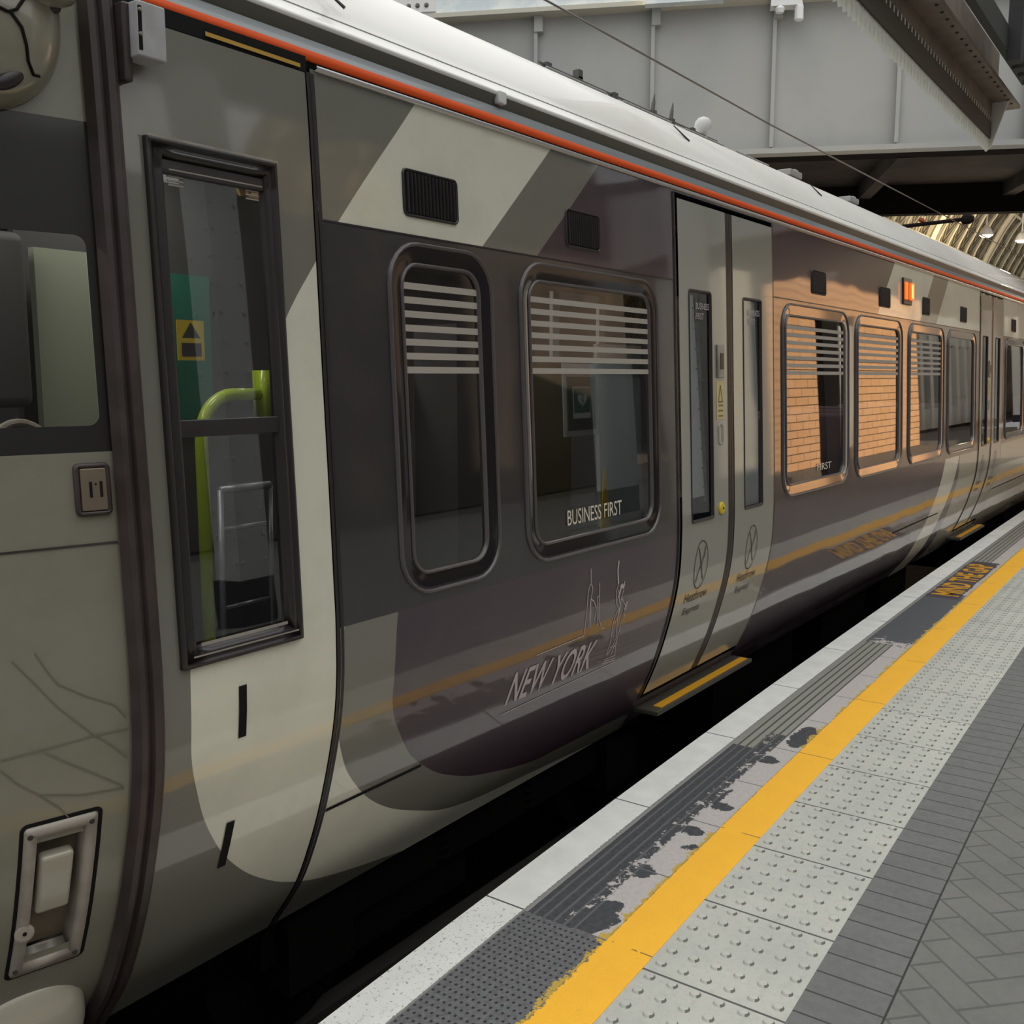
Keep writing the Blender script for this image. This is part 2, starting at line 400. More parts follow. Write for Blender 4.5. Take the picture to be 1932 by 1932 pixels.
def strip(name, d0, d1, z, thick, m, nd=1, xs=XS):
    mb = MB(); uv = []; ds = [d0+(d1-d0)*j/nd for j in range(nd+1)]
    for zz in (z, z-thick):
        for x in xs:
            for d in ds: mb.v.append((x, edge(x)-d, zz)); uv.append((x, d))
    k = len(xs)*(nd+1); w_ = nd+1
    for i in range(len(xs)-1):
        for j in range(nd):
            a = i*w_+j; mb.f.append((a, a+1, a+1+w_, a+w_)); mb.f.append((k+a, k+a+w_, k+a+1+w_, k+a+1))
        a = i*w_; mb.f.append((a, a+w_, k+a+w_, k+a)); a += nd; mb.f.append((a, k+a, k+a+w_, a+w_))
    # wound so that the top faces up
    mb.f = [tuple(reversed(f)) for f in mb.f]
    o = mb.build(name, m, None, uvs=uv)
    o['kind'] = 'structure'; return o
def uvmat(n, fn, rough=.8):
    m, nt, N, L, b = newmat(n); s = SH(nt)
    uv = N.new('ShaderNodeUVMap'); uv.uv_map = 'UVMap'; se = N.new('ShaderNodeSeparateXYZ'); L.new(uv.outputs[0], se.inputs[0])
    c, h = fn(s, uv.outputs[0], se.outputs[0], se.outputs[1])
    s.put(b.inputs['Base Color'], c); b.inputs['Roughness'].default_value = rough
    if h is not None:
        bp = N.new('ShaderNodeBump'); bp.inputs['Strength'].default_value = .6; bp.inputs['Distance'].default_value = .006; L.new(h, bp.inputs['Height']); L.new(bp.outputs[0], b.inputs['Normal'])
    return m
def joints(s, x, pitch, x0, wd):
    f = s.m('FRACT', s.m('DIVIDE', s.m('SUBTRACT', x, x0-100*pitch), pitch)); return s.lt(f, wd/pitch)
def f_coping(s, uv, x, d):
    n = s.noise(uv, 70, 6, .75); n2 = s.noise(uv, 8, 3, .5)
    near = s.lt(x, 2.37)
    c = s.mix(s.ramp(n2, .3, .7), (.70, .70, .68), (.80, .80, .78))
    chip = s.gt(n, s.m('SUBTRACT', .70, s.m('MULTIPLY', near, .11)))
    c = s.mix(s.m('MULTIPLY', chip, .75), c, (.16, .16, .15))
    c = s.mix(s.mul(joints(s, x, .88, 2.37, .007), s.gt(n2, .42)), c, (.08, .08, .08))
    c = s.mix(s.gt(d, s.m('ADD', .132, s.m('MULTIPLY', n, .02))), c, (.22, .22, .21))
    return c, n
def f_surface(s, uv, x, d):
    n = s.noise(uv, 55, 5, .7); nb = s.noise(uv, 14, 5, .75); nl = s.noise(uv, 4, 3, .5)
    c = s.mix(s.ramp(n, .35, .7), (.50, .465, .45), (.42, .39, .375))
    c = s.mix(s.m('MULTIPLY', s.lt(d, .185), .8), c, (.20, .20, .19))
    # anti-slip strips worn black
    jit = s.m('MULTIPLY', s.m('SUBTRACT', nb, .5), .10)
    dj = s.m('ADD', d, jit)
    blk = s.mul(s.between(x, 2.36, 4.07), s.gt(d, .160), s.lt(d, .275))
    blk = s.m('MAXIMUM', blk, s.mul(s.between(x, 2.36, 4.3), s.between(dj, .25, .325), s.gt(nb, .44)))
    blot = None
    for bx, bd, rx, rd in ((2.47, .355, .11, .055), (2.80, .345, .05, .035), (3.17, .36, .035, .05), (3.42, .37, .04, .04), (3.50, .335, .09, .015), (3.98, .36, .05, .04), (4.33, .39, .16, .05), (3.05, .41, .02, .02)):
        e = s.m('ADD', s.m('POWER', s.m('DIVIDE', s.m('SUBTRACT', s.m('ADD', x, s.m('MULTIPLY', jit, .9)), bx), rx), 2), s.m('POWER', s.m('DIVIDE', s.m('SUBTRACT', dj, bd), rd), 2))
        t = s.lt(e, 1); blot = t if blot is None else s.m('MAXIMUM', blot, t)
    blk = s.m('MAXIMUM', blk, blot)
    # groove lines further on
    fr = s.m('FRACT', s.m('DIVIDE', s.m('SUBTRACT', d, .178), .036))
    gr = s.mul(s.between(d, .178, .33), s.lt(fr, .26))
    far = s.m('MAXIMUM', s.between(x, 4.07, 6.2), s.gt(x, 9.45))
    c = s.mix(s.mul(far, s.between(d, .17, .33)), c, (.27, .265, .235))
    c = s.mix(s.mul(far, gr), c, (.07, .065, .055))
    bc = s.mix(s.ramp(n, .3, .75), (.035, .037, .043), (.075, .078, .085))
    bc = s.mix(s.mul(gr, .5), bc, (.16, .16, .165))
    c = s.mix(blk, c, bc)
    # studded near panel
    near = s.lt(x, 2.37)
    st = s.mul(s.lt(s.m('FRACT', s.m('MULTIPLY', x, 38.)), .35), s.lt(s.m('FRACT', s.m('MULTIPLY', d, 52.)), .4))
    nc = s.mix(s.ramp(n, .3, .72), (.082, .083, .090), (.165, .167, .175))
    nc = s.mix(st, nc, (.022, .022, .026))
    c = s.mix(near, c, nc)
    # smooth dark patches
    pe = s.m('ADD', x, s.m('MULTIPLY', s.m('SUBTRACT', nb, .5), .9))
    pt = s.mul(s.between(pe, 6.25, 7.9), s.between(d, .165, .425))
    c = s.mix(pt, c, (.085, .09, .10))
    c = s.mix(s.mul(s.between(x, 7.75, 9.5), s.between(dj, .17, .40)), c, (.06, .05, .065))
    # older faded yellow beside the line, worn edge
    oy = s.mul(s.gt(s.m('ADD', d, s.m('MULTIPLY', s.m('SUBTRACT', nb, .5), .13)), .424), s.m('MAXIMUM', s.lt(x, 3.2), s.gt(x, 4.2)), s.gt(nl, .42))
    c = s.mix(oy, c, (.50, .34, .06))
    c = s.mix(s.mul(joints(s, x, .44, 2.37, .006), s.gt(d, .33), s.gt(x, 2.3)), c, (.14, .13, .13))
    h = s.m('ADD', n, s.m('MULTIPLY', gr, -3.))
    h = s.m('ADD', h, s.mul(near, st, 2.))
    return c, h
def f_yellow(s, uv, x, d):
    n = s.noise(uv, 30, 6, .75); n2 = s.noise(uv, 7, 4, .6)
    c = s.mix(s.ramp(n2, .35, .65), (.95, .50, .030), (.93, .47, .032))
    c = s.mix(s.mul(s.gt(n, s.m('SUBTRACT', .70, s.m('MULTIPLY', s.lt(x, 2.5), .045))), .7), c, (.34, .22, .09))
    c = s.mix(s.mul(joints(s, x, .88, 2.37, .006), s.gt(n2, .45)), c, (.30, .18, .04))
    # ragged edge
    e = s.m('ADD', d, s.m('MULTIPLY', s.m('SUBTRACT', n, .5), s.m('ADD', .016, s.m('MULTIPLY', s.lt(x, 2.37), .05))))
    c = s.mix(s.lt(e, .437), c, (.20, .17, .11))
    return c, n
def f_tactile(s, uv, x, d):
    n = s.noise(uv, 45, 5, .7); n2 = s.noise(uv, 3, 4, .6)
    c = s.mix(s.ramp(n2, .35, .65), (.43, .435, .40), (.495, .495, .45))
    c = s.mix(s.m('MULTIPLY', s.ramp(n, .5, .8), .35), c, (.22, .22, .20))
    c = s.mix(joints(s, x, .44, 2.748, .008), c, (.09, .09, .085))
    return c, n
def f_paver(s, uv, x, d):
    n = s.noise(uv, 30, 5, .7); n2 = s.noise(uv, 5, 3, .6)
    c = s.mix(s.ramp(n, .3, .75), (.155, .158, .158), (.115, .117, .117))
    c = s.mix(s.m('MULTIPLY', s.ramp(n2, .4, .7), .4), c, (.17, .17, .165))
    c = s.mix(joints(s, x, .105, 2.37, .007), c, (.045, .045, .047))
    c = s.mix(s.gt(d, 1.194), c, (.03, .03, .03))
    return c, n
def f_herring(s, uv, x, d):
    n = s.noise(uv, 30, 5, .7); n2 = s.noise(uv, 3, 3, .6)
    a = s.m('ADD', s.m('MULTIPLY', x, .7071), s.m('MULTIPLY', d, .7071)); b = s.m('SUBTRACT', s.m('MULTIPLY', x, .7071), s.m('MULTIPLY', d, .7071))
    P = .1; u = s.m('ADD', s.m('DIVIDE', a, P), 200.); v = s.m('ADD', s.m('DIVIDE', b, P), 200.)
    iu, iv = s.m('FLOOR', u), s.m('FLOOR', v); fu, fv = s.m('FRACT', u), s.m('FRACT', v)
    k = s.m('MODULO', s.m('ADD', s.m('SUBTRACT', iu, iv), 400.), 4.)   # herringbone cell class 0..3
    jw = .045
    k0, k1, k2, k3 = s.lt(k, .5), s.between(k, .5, 1.5), s.between(k, 1.5, 2.5), s.gt(k, 2.5)
    L_, R_, D_, U_ = s.lt(fu, jw), s.gt(fu, 1-jw), s.lt(fv, jw), s.gt(fv, 1-jw)
    pass
    m0 = s.m('MAXIMUM', s.mul(k0, s.m('MAXIMUM', L_, s.m('MAXIMUM', D_, U_))), s.mul(k1, s.m('MAXIMUM', R_, s.m('MAXIMUM', D_, U_))))
    m1 = s.m('MAXIMUM', s.mul(k2, s.m('MAXIMUM', U_, s.m('MAXIMUM', L_, R_))), s.mul(k3, s.m('MAXIMUM', D_, s.m('MAXIMUM', L_, R_))))
    c = s.mix(s.ramp(n, .3, .75), (.155, .155, .147), (.125, .125, .12))
    c = s.mix(s.m('MULTIPLY', s.ramp(n2, .4, .65), .5), c, (.185, .183, .17))
    c = s.mix(s.m('MULTIPLY', s.m('MAXIMUM', m0, m1), .65), c, (.065, .065, .065))
    return c, n
strip('platform_coping', 0, .15, 0, .10, uvmat('coping', f_coping), 2)
strip('platform_walkway_edge', .15, .435, 0, .10, uvmat('edge_paving', f_surface), 2)
strip('platform_yellow_line', .435, .585, .002, .10, uvmat('yellow_line', f_yellow, .65))
strip('platform_paver_border', .99, 1.2, 0, .10, uvmat('paver_border', f_paver))
strip('platform_paving', 1.2, 8.5, 0, .10, uvmat('herringbone_paving', f_herring), 8)
tm = uvmat('tactile', f_tactile)
tac = strip('platform_tactile_paving', .585, .99, 0, .10, tm)
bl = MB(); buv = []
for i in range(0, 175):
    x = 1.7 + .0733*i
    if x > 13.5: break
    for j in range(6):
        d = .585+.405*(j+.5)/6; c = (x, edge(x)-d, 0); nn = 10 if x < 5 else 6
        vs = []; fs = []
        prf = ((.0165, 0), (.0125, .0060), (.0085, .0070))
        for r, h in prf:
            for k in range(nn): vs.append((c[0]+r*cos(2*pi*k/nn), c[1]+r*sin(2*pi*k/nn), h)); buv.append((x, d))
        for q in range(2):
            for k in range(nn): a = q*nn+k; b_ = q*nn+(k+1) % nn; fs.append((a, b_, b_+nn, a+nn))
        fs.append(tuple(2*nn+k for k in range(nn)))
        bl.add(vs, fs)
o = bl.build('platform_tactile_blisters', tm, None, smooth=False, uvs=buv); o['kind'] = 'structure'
o.data.materials.append(mat('stud_side_shade', (.15, .15, .135), .9))  # darker faces on one side paint the shade of each stud
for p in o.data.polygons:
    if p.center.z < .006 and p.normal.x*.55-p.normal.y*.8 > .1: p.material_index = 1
# platform wall, body and track bed
def quadprism(name, pts, z0, z1, m, kind='structure'):
    mb = MB(); n = len(pts); mb.add([(x, y, z0) for x, y in pts]+[(x, y, z1) for x, y in pts], [tuple(range(n))[::-1], tuple(n+i for i in range(n))]+[(i, (i+1) % n, n+(i+1) % n, n+i) for i in range(n)])
    o = mb.build(name, m); o['kind'] = kind; return o
xs = [-8, -5, -3, -1, 0, 1, 2, 3, 4, 5, 6.5, 8, 10, 13, 17, 22, 30, 45]
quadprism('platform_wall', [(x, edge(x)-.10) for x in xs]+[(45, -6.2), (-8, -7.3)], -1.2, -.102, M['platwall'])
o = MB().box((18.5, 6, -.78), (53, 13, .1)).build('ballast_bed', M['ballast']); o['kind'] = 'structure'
# painted warning on the platform, three lines of yellow capitals
mb = MB()
v, f = text_geo('MIND THE GAP', 1, 0, .03)
mb.add([(7.86+1.5*a, edge(7.86+1.5*a)-.385+.20*b, .0012) for a, b in v], f)
tag(mb.build('painted_platform_lettering', M['stepy']), 'yellow painted capital letters on the dark patch beside the platform edge', 'sign')

# ------------------------------------------------------------------ the train
K = .80   # the carriage is modelled at 1.25 x and stands at this scale
T = thing('train', 'grey, cream and purple electric passenger train standing at the platform', 'train')
WZ = (.815, 2.10)
T.location = (0, 0, 1.62*(1-K)); T.scale = (K, K, K)
wins = [(2.662, 3.270), (3.455, 4.675), (6.40, 7.77), (7.94, 9.265), (9.475, 10.80), (10.955, 12.30), (14.05, 15.42), (15.6, 16.95), (17.15, 18.5)]
doors = [4.88, 12.50, 20.1]
ops = [rrect(a+.035, b-.035, WZ[0]+.035, WZ[1]-.035, .13) for a, b in wins] + [rrect(d, d+1.365, -.20, 2.575, 0) for d in doors]
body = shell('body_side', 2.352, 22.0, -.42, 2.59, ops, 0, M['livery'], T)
# plain far side, ends, floor, ceiling
fm = MB()
zz = [-.42+.2*i for i in range(16)]
for a, b in zip(zz, zz[1:]):
    fm.add([(1.0, 7.6-prof(a), a), (22, 7.6-prof(a), a), (22, 7.6-prof(b), b), (1.0, 7.6-prof(b), b)], [(0, 3, 2, 1)])
fm.build('far_body_side', M['nose'], T)
MB().box((11.9, 3.85, .14), (20.2, 2.40, .06)).build('cabin_floor', M['interior'], T)
MB().box((11.8, 3.8, 2.40), (20.2, 2.55, .04)).build('cabin_ceiling', M['cabinside'], T)
MB().box((11.8, 4.98, 1.3), (20.2, .03, 2.2)).build('cabin_wall', M['interior'], T)
MB().box((22.02, 3.8, 1.2), (.04, 2.5, 3.2)).build('end_wall', M['dark'], T)
# roof strips
def extrude(name, yz, x0, x1, m, smooth=True, nx=1):
    mb = MB(); n = len(yz)
    for i in range(nx+1):
        x = x0+(x1-x0)*i/nx
        for y, z in yz: mb.v.append((x, y, z))
    for i in range(nx):
        for k in range(n-1): a = i*n+k; mb.f.append((a, a+n, a+n+1, a+1))
    return mb.build(name, m, T, smooth=smooth)
X0, X1 = 1.60, 22.04
relabel(extrude('drip_rail', [(2.488, 2.585), (2.470, 2.590), (2.470, 2.600), (2.490, 2.604)], 2.37, X1, M['chrome']), 'thin bright rail above the panels')
extrude('cantrail_gap', [(2.52, 2.575), (2.500, 2.600), (2.502, 2.618)], X0, X1, M['black'])
relabel(extrude('cantrail_stripe', [(2.500, 2.616), (2.494, 2.619), (2.503, 2.652), (2.512, 2.656)], X0, X1, M['orange']), 'orange stripe')
relabel(extrude('cantrail_panel', [(2.512, 2.656), (2.520, 2.676), (2.533, 2.698)], X0, X1, M['silver']), 'blue-grey strip above the orange stripe')
relabel(extrude('gutter', [(2.533, 2.697), (2.548, 2.704), (2.528, 2.744)], X0, X1, M['gutter'], False), 'dark gutter strip')
RF = [(2.528, 2.744), (2.522, 2.752), (2.545, 2.772), (2.61, 2.822), (2.63, 2.858), (2.70, 2.945), (2.77, 3.017), (2.85, 3.085), (2.95, 3.148), (3.05, 3.198), (3.17, 3.25), (3.3, 3.295), (3.5, 3.345), (3.65, 3.37), (3.8, 3.38)]
RF2 = RF + [(7.6-y, z) for y, z in RF[::-1][1:]] + [(7.6-2.485, 2.59)]
relabel(extrude('roof', RF2, X0, X1, M['roofwhite']), 'white curved roof')
mb = MB(); mb.tube([(X0, 2.612, 2.826), (X1, 2.612, 2.826)], .0022, 6); mb.build('roof_seam', M['roofline'], T)
o = MB().box((3.43, 2.525, 2.735), (.05, .03, .05)).build('gutter_clip', M['white'], T); bevel(o, .006)
for x, y, z, a in ((2.62, 2.578, 2.846, 0), (5.55, 2.70, 2.95, 0), (7.9, 2.72, 2.97, 0)):
    mb = MB(); mb.tube([(x-.05, y+.10, z+.115), (x+.02, y+.03, z+.03)], [.003, .006], 6); relabel(mb.build('roof_scratch_slot', M['rubber'], T), 'small dark slot in the roof')
# roof equipment
def on_roof(y):
    for (a, za), (b, zb) in zip(RF, RF[1:]):
        if a <= y <= b: return za+(zb-za)*(y-a)/(b-a)
mb = MB(); yy = 3.10
mb.tube([(4.55, yy, on_roof(yy)+.020), (6.75, yy, on_roof(yy)+.020)], .007, 8)
relabel(mb.build('roof_cable', M['cable'], T), 'cable run along the roof')
for x, tall in ((4.62, 0), (4.93, 1), (5.32, 0), (5.80, 2), (6.05, 2), (6.35, 0)):
    mb = MB(); z = on_roof(yy)
    mb.box((x, yy, z+.012), (.045, .04, .04))
    if tall == 1: mb.box((x, yy, z+.045), (.04, .04, .045))
    if tall == 2: mb.lathe((x, yy, z+.03), [(.014, 0), (.012, .05), (.003, .11)], 8, (.25, 0, 1))
    mb.build('roof_bracket' if tall < 2 else 'aerial', M['cable'], T)
z = on_roof(3.12)
mb = MB(); mb.lathe((6.57, 3.12, z-.01), [(.03, 0), (.03, .05), (.05, .055), (.062, .085), (.055, .12), (.035, .142), (.01, .152)], 14)
relabel(mb.build('aerial_dome', M['white'], T, smooth=True), 'grey white dome on the roof')
for x in (8.15, 9.66):
    o = MB().box((x, 3.10, on_roof(3.1)+.015), (.26, .12, .05)).box((x+.06, 3.10, on_roof(3.1)+.045), (.08, .08, .03)).build('roof_box', M['roofline'], T); bevel(o, .01)
for x in (4.8, 5.6, 6.4, 7.2): 
    mb = MB(); mb.tube([(x-.3, 3.02, on_roof(3.02)+.008), (x+.3, 3.02, on_roof(3.02)+.008)], .006, 6); mb.build('roof_rail', M['roofline'], T)

# windows
FSEC = [(0, -.002), (.003, .010), (.008, .013), (.013, .010), (.016, .002)]
GSEC = [(.014, .003), (.030, .0025), (.060, -.002), (.075, -.004)]
ISEC = [(.072, -.006), (.075, .002), (.080, .004), (.085, .001), (.087, -.012)]
for i, (a, b) in enumerate(wins):
    g = patch('window', a+.05, b-.05, WZ[0]+.05, WZ[1]-.05, .11, -.012, M['glass'], T)
    ring('window_frame', a, b, WZ[0], WZ[1], .165, FSEC, M['bead'], g)
    ring('glass_border', a, b, WZ[0], WZ[1], .165, GSEC, M['blackglass'], g)
    ring('glazing_bead', a, b, WZ[0], WZ[1], .165, ISEC, M['bead'], g)  # bead rings are coloured lighter to paint the rubber's edge highlights
    if i < 5:
        x0, x1 = a+.088, b-.088
        st = MB()
        for k in range(7):
            zt = 1.955-k*.0500; nn = 1
            for q in range(1): st.add([sp(x0, zt-.024, -.008), sp(x1, zt-.024, -.008), sp(x1, zt, -.008), sp(x0, zt, -.008)], [(0, 1, 2, 3)])
        st.build('frosted_stripes', M['frost'], g)
    if i == 1: surftext('window_lettering', 'BUSINESS FIRST', 3.79, 4.28, .952, 1.022, M['whitetext'], g, -.006)
    if i == 2: surftext('window_lettering', 'FIRST', 7.1, 7.4, .95, 1.00, M['whitetext'], g, -.006)
# vents above the windows
for i, (a, b) in enumerate(((2.768, 3.070), (3.834, 4.120), (6.97, 7.255), (8.58, 8.88), (9.953, 10.21), (11.51, 11.80), (14.42, 14.72))):
    p = patch('vent_grille', a, b, 2.190, 2.350, .022, .003, M['black'], T)
    mb = MB(); n = 14
    for k in range(n):
        x = a+.012+(b-a-.024)*(k+.5)/n
        mb.add([sp(x-.004, 2.20, .004), sp(x+.004, 2.20, .004), sp(x+.004, 2.34, .004), sp(x-.004, 2.34, .004), sp(x-.001, 2.20, .011), sp(x+.001, 2.20, .011), sp(x+.001, 2.34, .011), sp(x-.001, 2.34, .011)], [(0, 4, 7, 3), (4, 5, 6, 7), (1, 2, 6, 5), (0, 1, 5, 4), (3, 7, 6, 2)])
    mb.build('louvre', M['rubber'], p)
    ring('vent_frame', a-.004, b+.004, 2.186, 2.354, .024, [(0, 0), (.002, .007), (.007, .007), (.010, .002)], M['rubber'], p)
# panel lines
def line(name, pts, wd, off=.0025, m=M['black'], surf=sp, lab=None):
    mb = MB(); ribbon(mb, pts, wd, off, surf); o = mb.build(name, m, T)
    if lab: o['label'] = lab
    return o
line('panel_line', [(2.37, 2.121), (4.88, 2.121)], .006, m=M['rubber'])
line('panel_line', [(6.245, 2.121), (12.5, 2.121)], .006, m=M['rubber'])
line('panel_line', [(2.37, .097), (2.885, .097)], .014)
line('panel_line', [(9.4, .20), (11.1, .20)], .012)
line('panel_line', [(13.9, .20), (20, .20)], .012)
# amber door lamp
bc = sp(9.40, 2.355, .012)
mb = MB()
for part in (0, 1):
    pass
bp = slab('indicator_lamp', 9.25, 9.53, 2.245, 2.475, 0, .018, M['rubber'], T, bev=.008)
slab('lamp_lens', 9.262, 9.345, 2.285, 2.435, .018, .034, M['amber'], bp, bev=.006)
slab('lamp_lens', 9.415, 9.52, 2.285, 2.435, .018, .040, M['amber'], bp, bev=.006)
slab('lamp_core', 9.43, 9.475, 2.30, 2.42, .040, .042, M['amberhot'], bp)
# sliding doors
def doorway(d):
    bk = patch('door_recess', d, d+1.365, -.20, 2.575, 0, -.12, M['black'], T)
    for k, (a, b, wa, wb) in enumerate(((d+.035, d+.640, d+.150, d+.435), (d+.735, d+1.350, d+.880, d+1.165))):
        lf = shell('door_leaf', a, b, -.165, 2.545, [rrect(wa, wb, .815, 2.085, .02)], .006, M['door'], T)
        shell('leaf_edge', a, a+.001, -.165, 2.545, [], -.02, M['rubber'], lf)
        patch('door_glass', wa+.008, wb-.008, .823, 2.077, .015, -.004, M['clearglass'], lf)
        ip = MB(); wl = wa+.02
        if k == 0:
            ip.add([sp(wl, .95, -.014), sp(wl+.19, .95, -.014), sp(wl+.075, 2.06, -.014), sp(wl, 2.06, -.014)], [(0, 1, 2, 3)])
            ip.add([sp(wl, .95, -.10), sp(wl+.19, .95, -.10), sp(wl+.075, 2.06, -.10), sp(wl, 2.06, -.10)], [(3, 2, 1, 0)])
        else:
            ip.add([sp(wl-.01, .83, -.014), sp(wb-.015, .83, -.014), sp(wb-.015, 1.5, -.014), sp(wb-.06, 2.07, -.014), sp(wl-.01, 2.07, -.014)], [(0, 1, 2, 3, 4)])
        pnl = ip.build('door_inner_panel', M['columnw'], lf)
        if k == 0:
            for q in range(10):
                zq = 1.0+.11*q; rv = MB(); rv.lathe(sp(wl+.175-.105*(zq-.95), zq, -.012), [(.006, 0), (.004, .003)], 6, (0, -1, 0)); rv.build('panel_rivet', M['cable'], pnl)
        ring('glass_seal', wa-.004, wb+.004, .811, 2.089, .022, [(0, .005), (.004, .011), (.012, .009), (.018, -.004)], M['rubber'], lf)
        if d < 10:
            for s_, zt in (('BUSINESS', 1.985), ('FIRST', 1.93)):
                wd = .17 if s_ == 'BUSINESS' else .10
                surftext('glass_lettering', s_, wa+.10, wa+.10+wd, zt, zt+.035, M['lettering'], lf, .000)
        # round emblem with crossing curves and the operator name below
        cx = d+.295 if k == 0 else d+1.02
        em = MB(); R = .085; zc = .565
        ribbon(em, [(cx+R*cos(t*pi/18), zc+1.62*R*sin(t*pi/18)) for t in range(37)], .006, .009)
        ribbon(em, [(cx-.045, zc-.10), (cx-.03, zc-.04), (cx, zc), (cx+.035, zc+.06), (cx+.04, zc+.10)], .008, .009)
        ribbon(em, [(cx-.04, zc+.10), (cx-.02, zc+.045), (cx, zc), (cx+.025, zc-.06), (cx+.045, zc-.09)], .008, .009)
        em.build('emblem', M['blacktext'], lf)
        surftext('door_lettering', 'Heathrow', cx-.145, cx+.145, .36, .415, M['blacktext'], lf, .009)
        surftext('door_lettering', 'Express', cx-.125, cx+.085, .275, .33, M['blacktext'], lf, .009)
    rb = slab('door_rubber', d+.642, d+.733, -.165, 2.545, -.02, .004, M['rubber'], T)
    mb = MB()
    for q in (.672, .700):
        ribbon(mb, [(d+q, -.16), (d+q, 2.54)], .006, .0055)
    mb.build('rubber_bead', M['brownrub'], rb)
    ln = line('door_seal', [(d+.002, -.2), (d+.002, 2.575)], .016, .006, M['rubber']); line('door_seal', [(d+1.363, -.2), (d+1.363, 2.575)], .016, .006, M['rubber'])
    # controls beside the first leaf's edge
    st = slab('warning_sticker', d+.490, d+.585, 1.375, 1.59, .006, .009, mat('sticker_cream', (.55, .47, .22), .6), T)
    mb = MB(); x = d+.537
    ribbon(mb, [(x-.028, 1.475), (x, 1.57), (x+.028, 1.475), (x-.028, 1.475)], .008, .011)
    for q in (1.455, 1.425, 1.395): ribbon(mb, [(x-.032, q), (x+.032, q)], .008, .011)
    mb.build('sticker_symbol', mat('sticker_brown', (.22, .16, .06), .6), st)
    cb = slab('door_control', d+.497, d+.58, 1.61, 1.80, .006, .020, M['steel'], T, bev=.006)
    slab('control_window', d+.520, d+.560, 1.66, 1.75, .020, .023, M['rubber'], cb)
    h = ring('pull_recess', d+.505, d+.575, 1.225, 1.355, .03, [(0, .006), (.003, .012), (.01, .012), (.02, .007)], M['steel'], T)
    y = MB(); c = Vector(sp(d+.535, .862, .006)); n_ = nrm(.862)
    y.lathe(c, [(.036, 0), (.036, .008), (.030, .014), (.012, .015)], 20, n_); bt = y.build('door_button', M['yellow'], T, smooth=False)
    relabel(bt, 'round yellow button'); y = MB(); y.lathe(c+n_*.013, [(.009, 0), (.007, .006)], 10, n_); y.build('button_centre', M['rubber'], bt)
    # step board
    yb = prof(-.17)
    s1 = MB().box((d+.76, 2.675, -.285), (1.36, .24, .03)).build('step_board', M['stepm'], T); bevel(s1, .006)
    MB().box((d+.78, 2.592, -.267), (1.25, .05, .006)).build('step_nosing', M['stepy'], s1)
    MB().box((d+.76, 2.552, -.283), (1.36, .008, .022)).build('step_lip', M['stepm'], s1)
    pass
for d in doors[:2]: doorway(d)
# cast underframe
mb = MB()
for x, l, h in ((3.2, 1.0, .45), (7.4, 1.6, .55), (9.6, 1.3, .5), (11.3, 1.0, .5), (15.2, 2.2, .5), (18.5, 1.6, .5)):
    mb.box((x, 3.3, -.42-h/2), (l, .7, h))
mb.box((12, 3.8, -.40), (20, 1.9, .08))
mb.build('underframe_equipment', M['dark'], T)
for xc in (2.6, 5.0, 17.0, 19.4):
    for y in (3.07, 4.53):
        w_ = MB(); w_.lathe((xc, y, -.64), [(.40, -.065), (.46, -.06), (.44, 0), (.42, .065), (.2, .07), (.1, .1)], 24, (0, -1, 0)); w_.build('wheel', M['dark'], T, smooth=False)
for xc in (3.8, 18.2):
    for y, ya in ((2.93, 2.90), (4.67, 4.70)): MB().box((xc, y, -.55), (2.9, .12, .18)).build('bogie_frame', M['dark'], T)
    for q in (-1.2, 1.2): MB().box((xc+q, 2.90, -.62), (.35, .2, .28)).build('axle_box', M['dark'], T)
    for q in (-.35, .35):
        mb = MB(); mb.tube([(xc+q+.1*cos(t*.9), 2.95+.1*sin(t*.9), -.64+.0062*t) for t in range(46)], .013, 6); mb.build('coil_spring', M['dark'], T)
# skirt under the livery panels
# skyline picture and city name
art = [[(3.571, .4), (3.964, .404), (3.957, .491), (3.954, .618), (3.965, .644), (3.977, .655), (3.974, .729)], [(3.98, .655), (3.994, .634), (3.981, .553), (3.997, .435)], [(4.011, .432), (3.983, .581), (4.01, .569), (4.044, .527), (4.04, .465)], [(4.077, .433), (4.044, .579), (4.06, .585), (4.056, .651)], [(4.06, .585), (4.082, .466), (4.126, .408), (4.16, .403)],
 [(4.24, .611), (4.223, .57), (4.238, .514), (4.269, .478), (4.241, .439), (4.241, .383), (4.255, .299), (4.246, .239)], [(4.299, .572), (4.282, .535), (4.334, .485), (4.334, .445), (4.323, .422), (4.323, .356), (4.318, .316), (4.329, .256), (4.347, .21)], [(4.245, .581), (4.277, .496), (4.273, .427), (4.301, .33)], [(4.282, .535), (4.282, .455), (4.254, .401)], [(4.312, .327), (4.288, .271), (4.254, .243)], [(4.319, .295), (4.302, .252), (4.3, .226)], [(4.271, .275), (4.32, .274)], [(4.234, .216), (4.347, .215)], [(4.229, .207), (4.358, .197)], [(4.224, .198), (4.364, .185)], [(3.387, .167), (4.369, .175)],
 [(4.334, .445), (4.345, .43), (4.34, .40), (4.333, .39)], [(4.345, .505), (4.352, .49), (4.345, .46), (4.335, .47), (4.345, .505)]]
mb = MB()
for l in art: ribbon(mb, l, .0050, .0022)
ribbon(mb, [(4.237, .727), (4.227, .68), (4.24, .611)], .011, .0022)
ribbon(mb, [(4.262, .588), (4.285, .598), (4.299, .585)], .026, .0022); ribbon(mb, [(4.250, .54), (4.268, .585)], .014, .0022); ribbon(mb, [(4.30, .615), (4.296, .58)], .008, .0022)
mb.build('skyline_drawing', M['lettering'], T)
surftext('city_lettering', 'NEW YORK', 3.43, 4.125, .205, .355, M['lettering'], T, .0022, 0, -.035, .012)

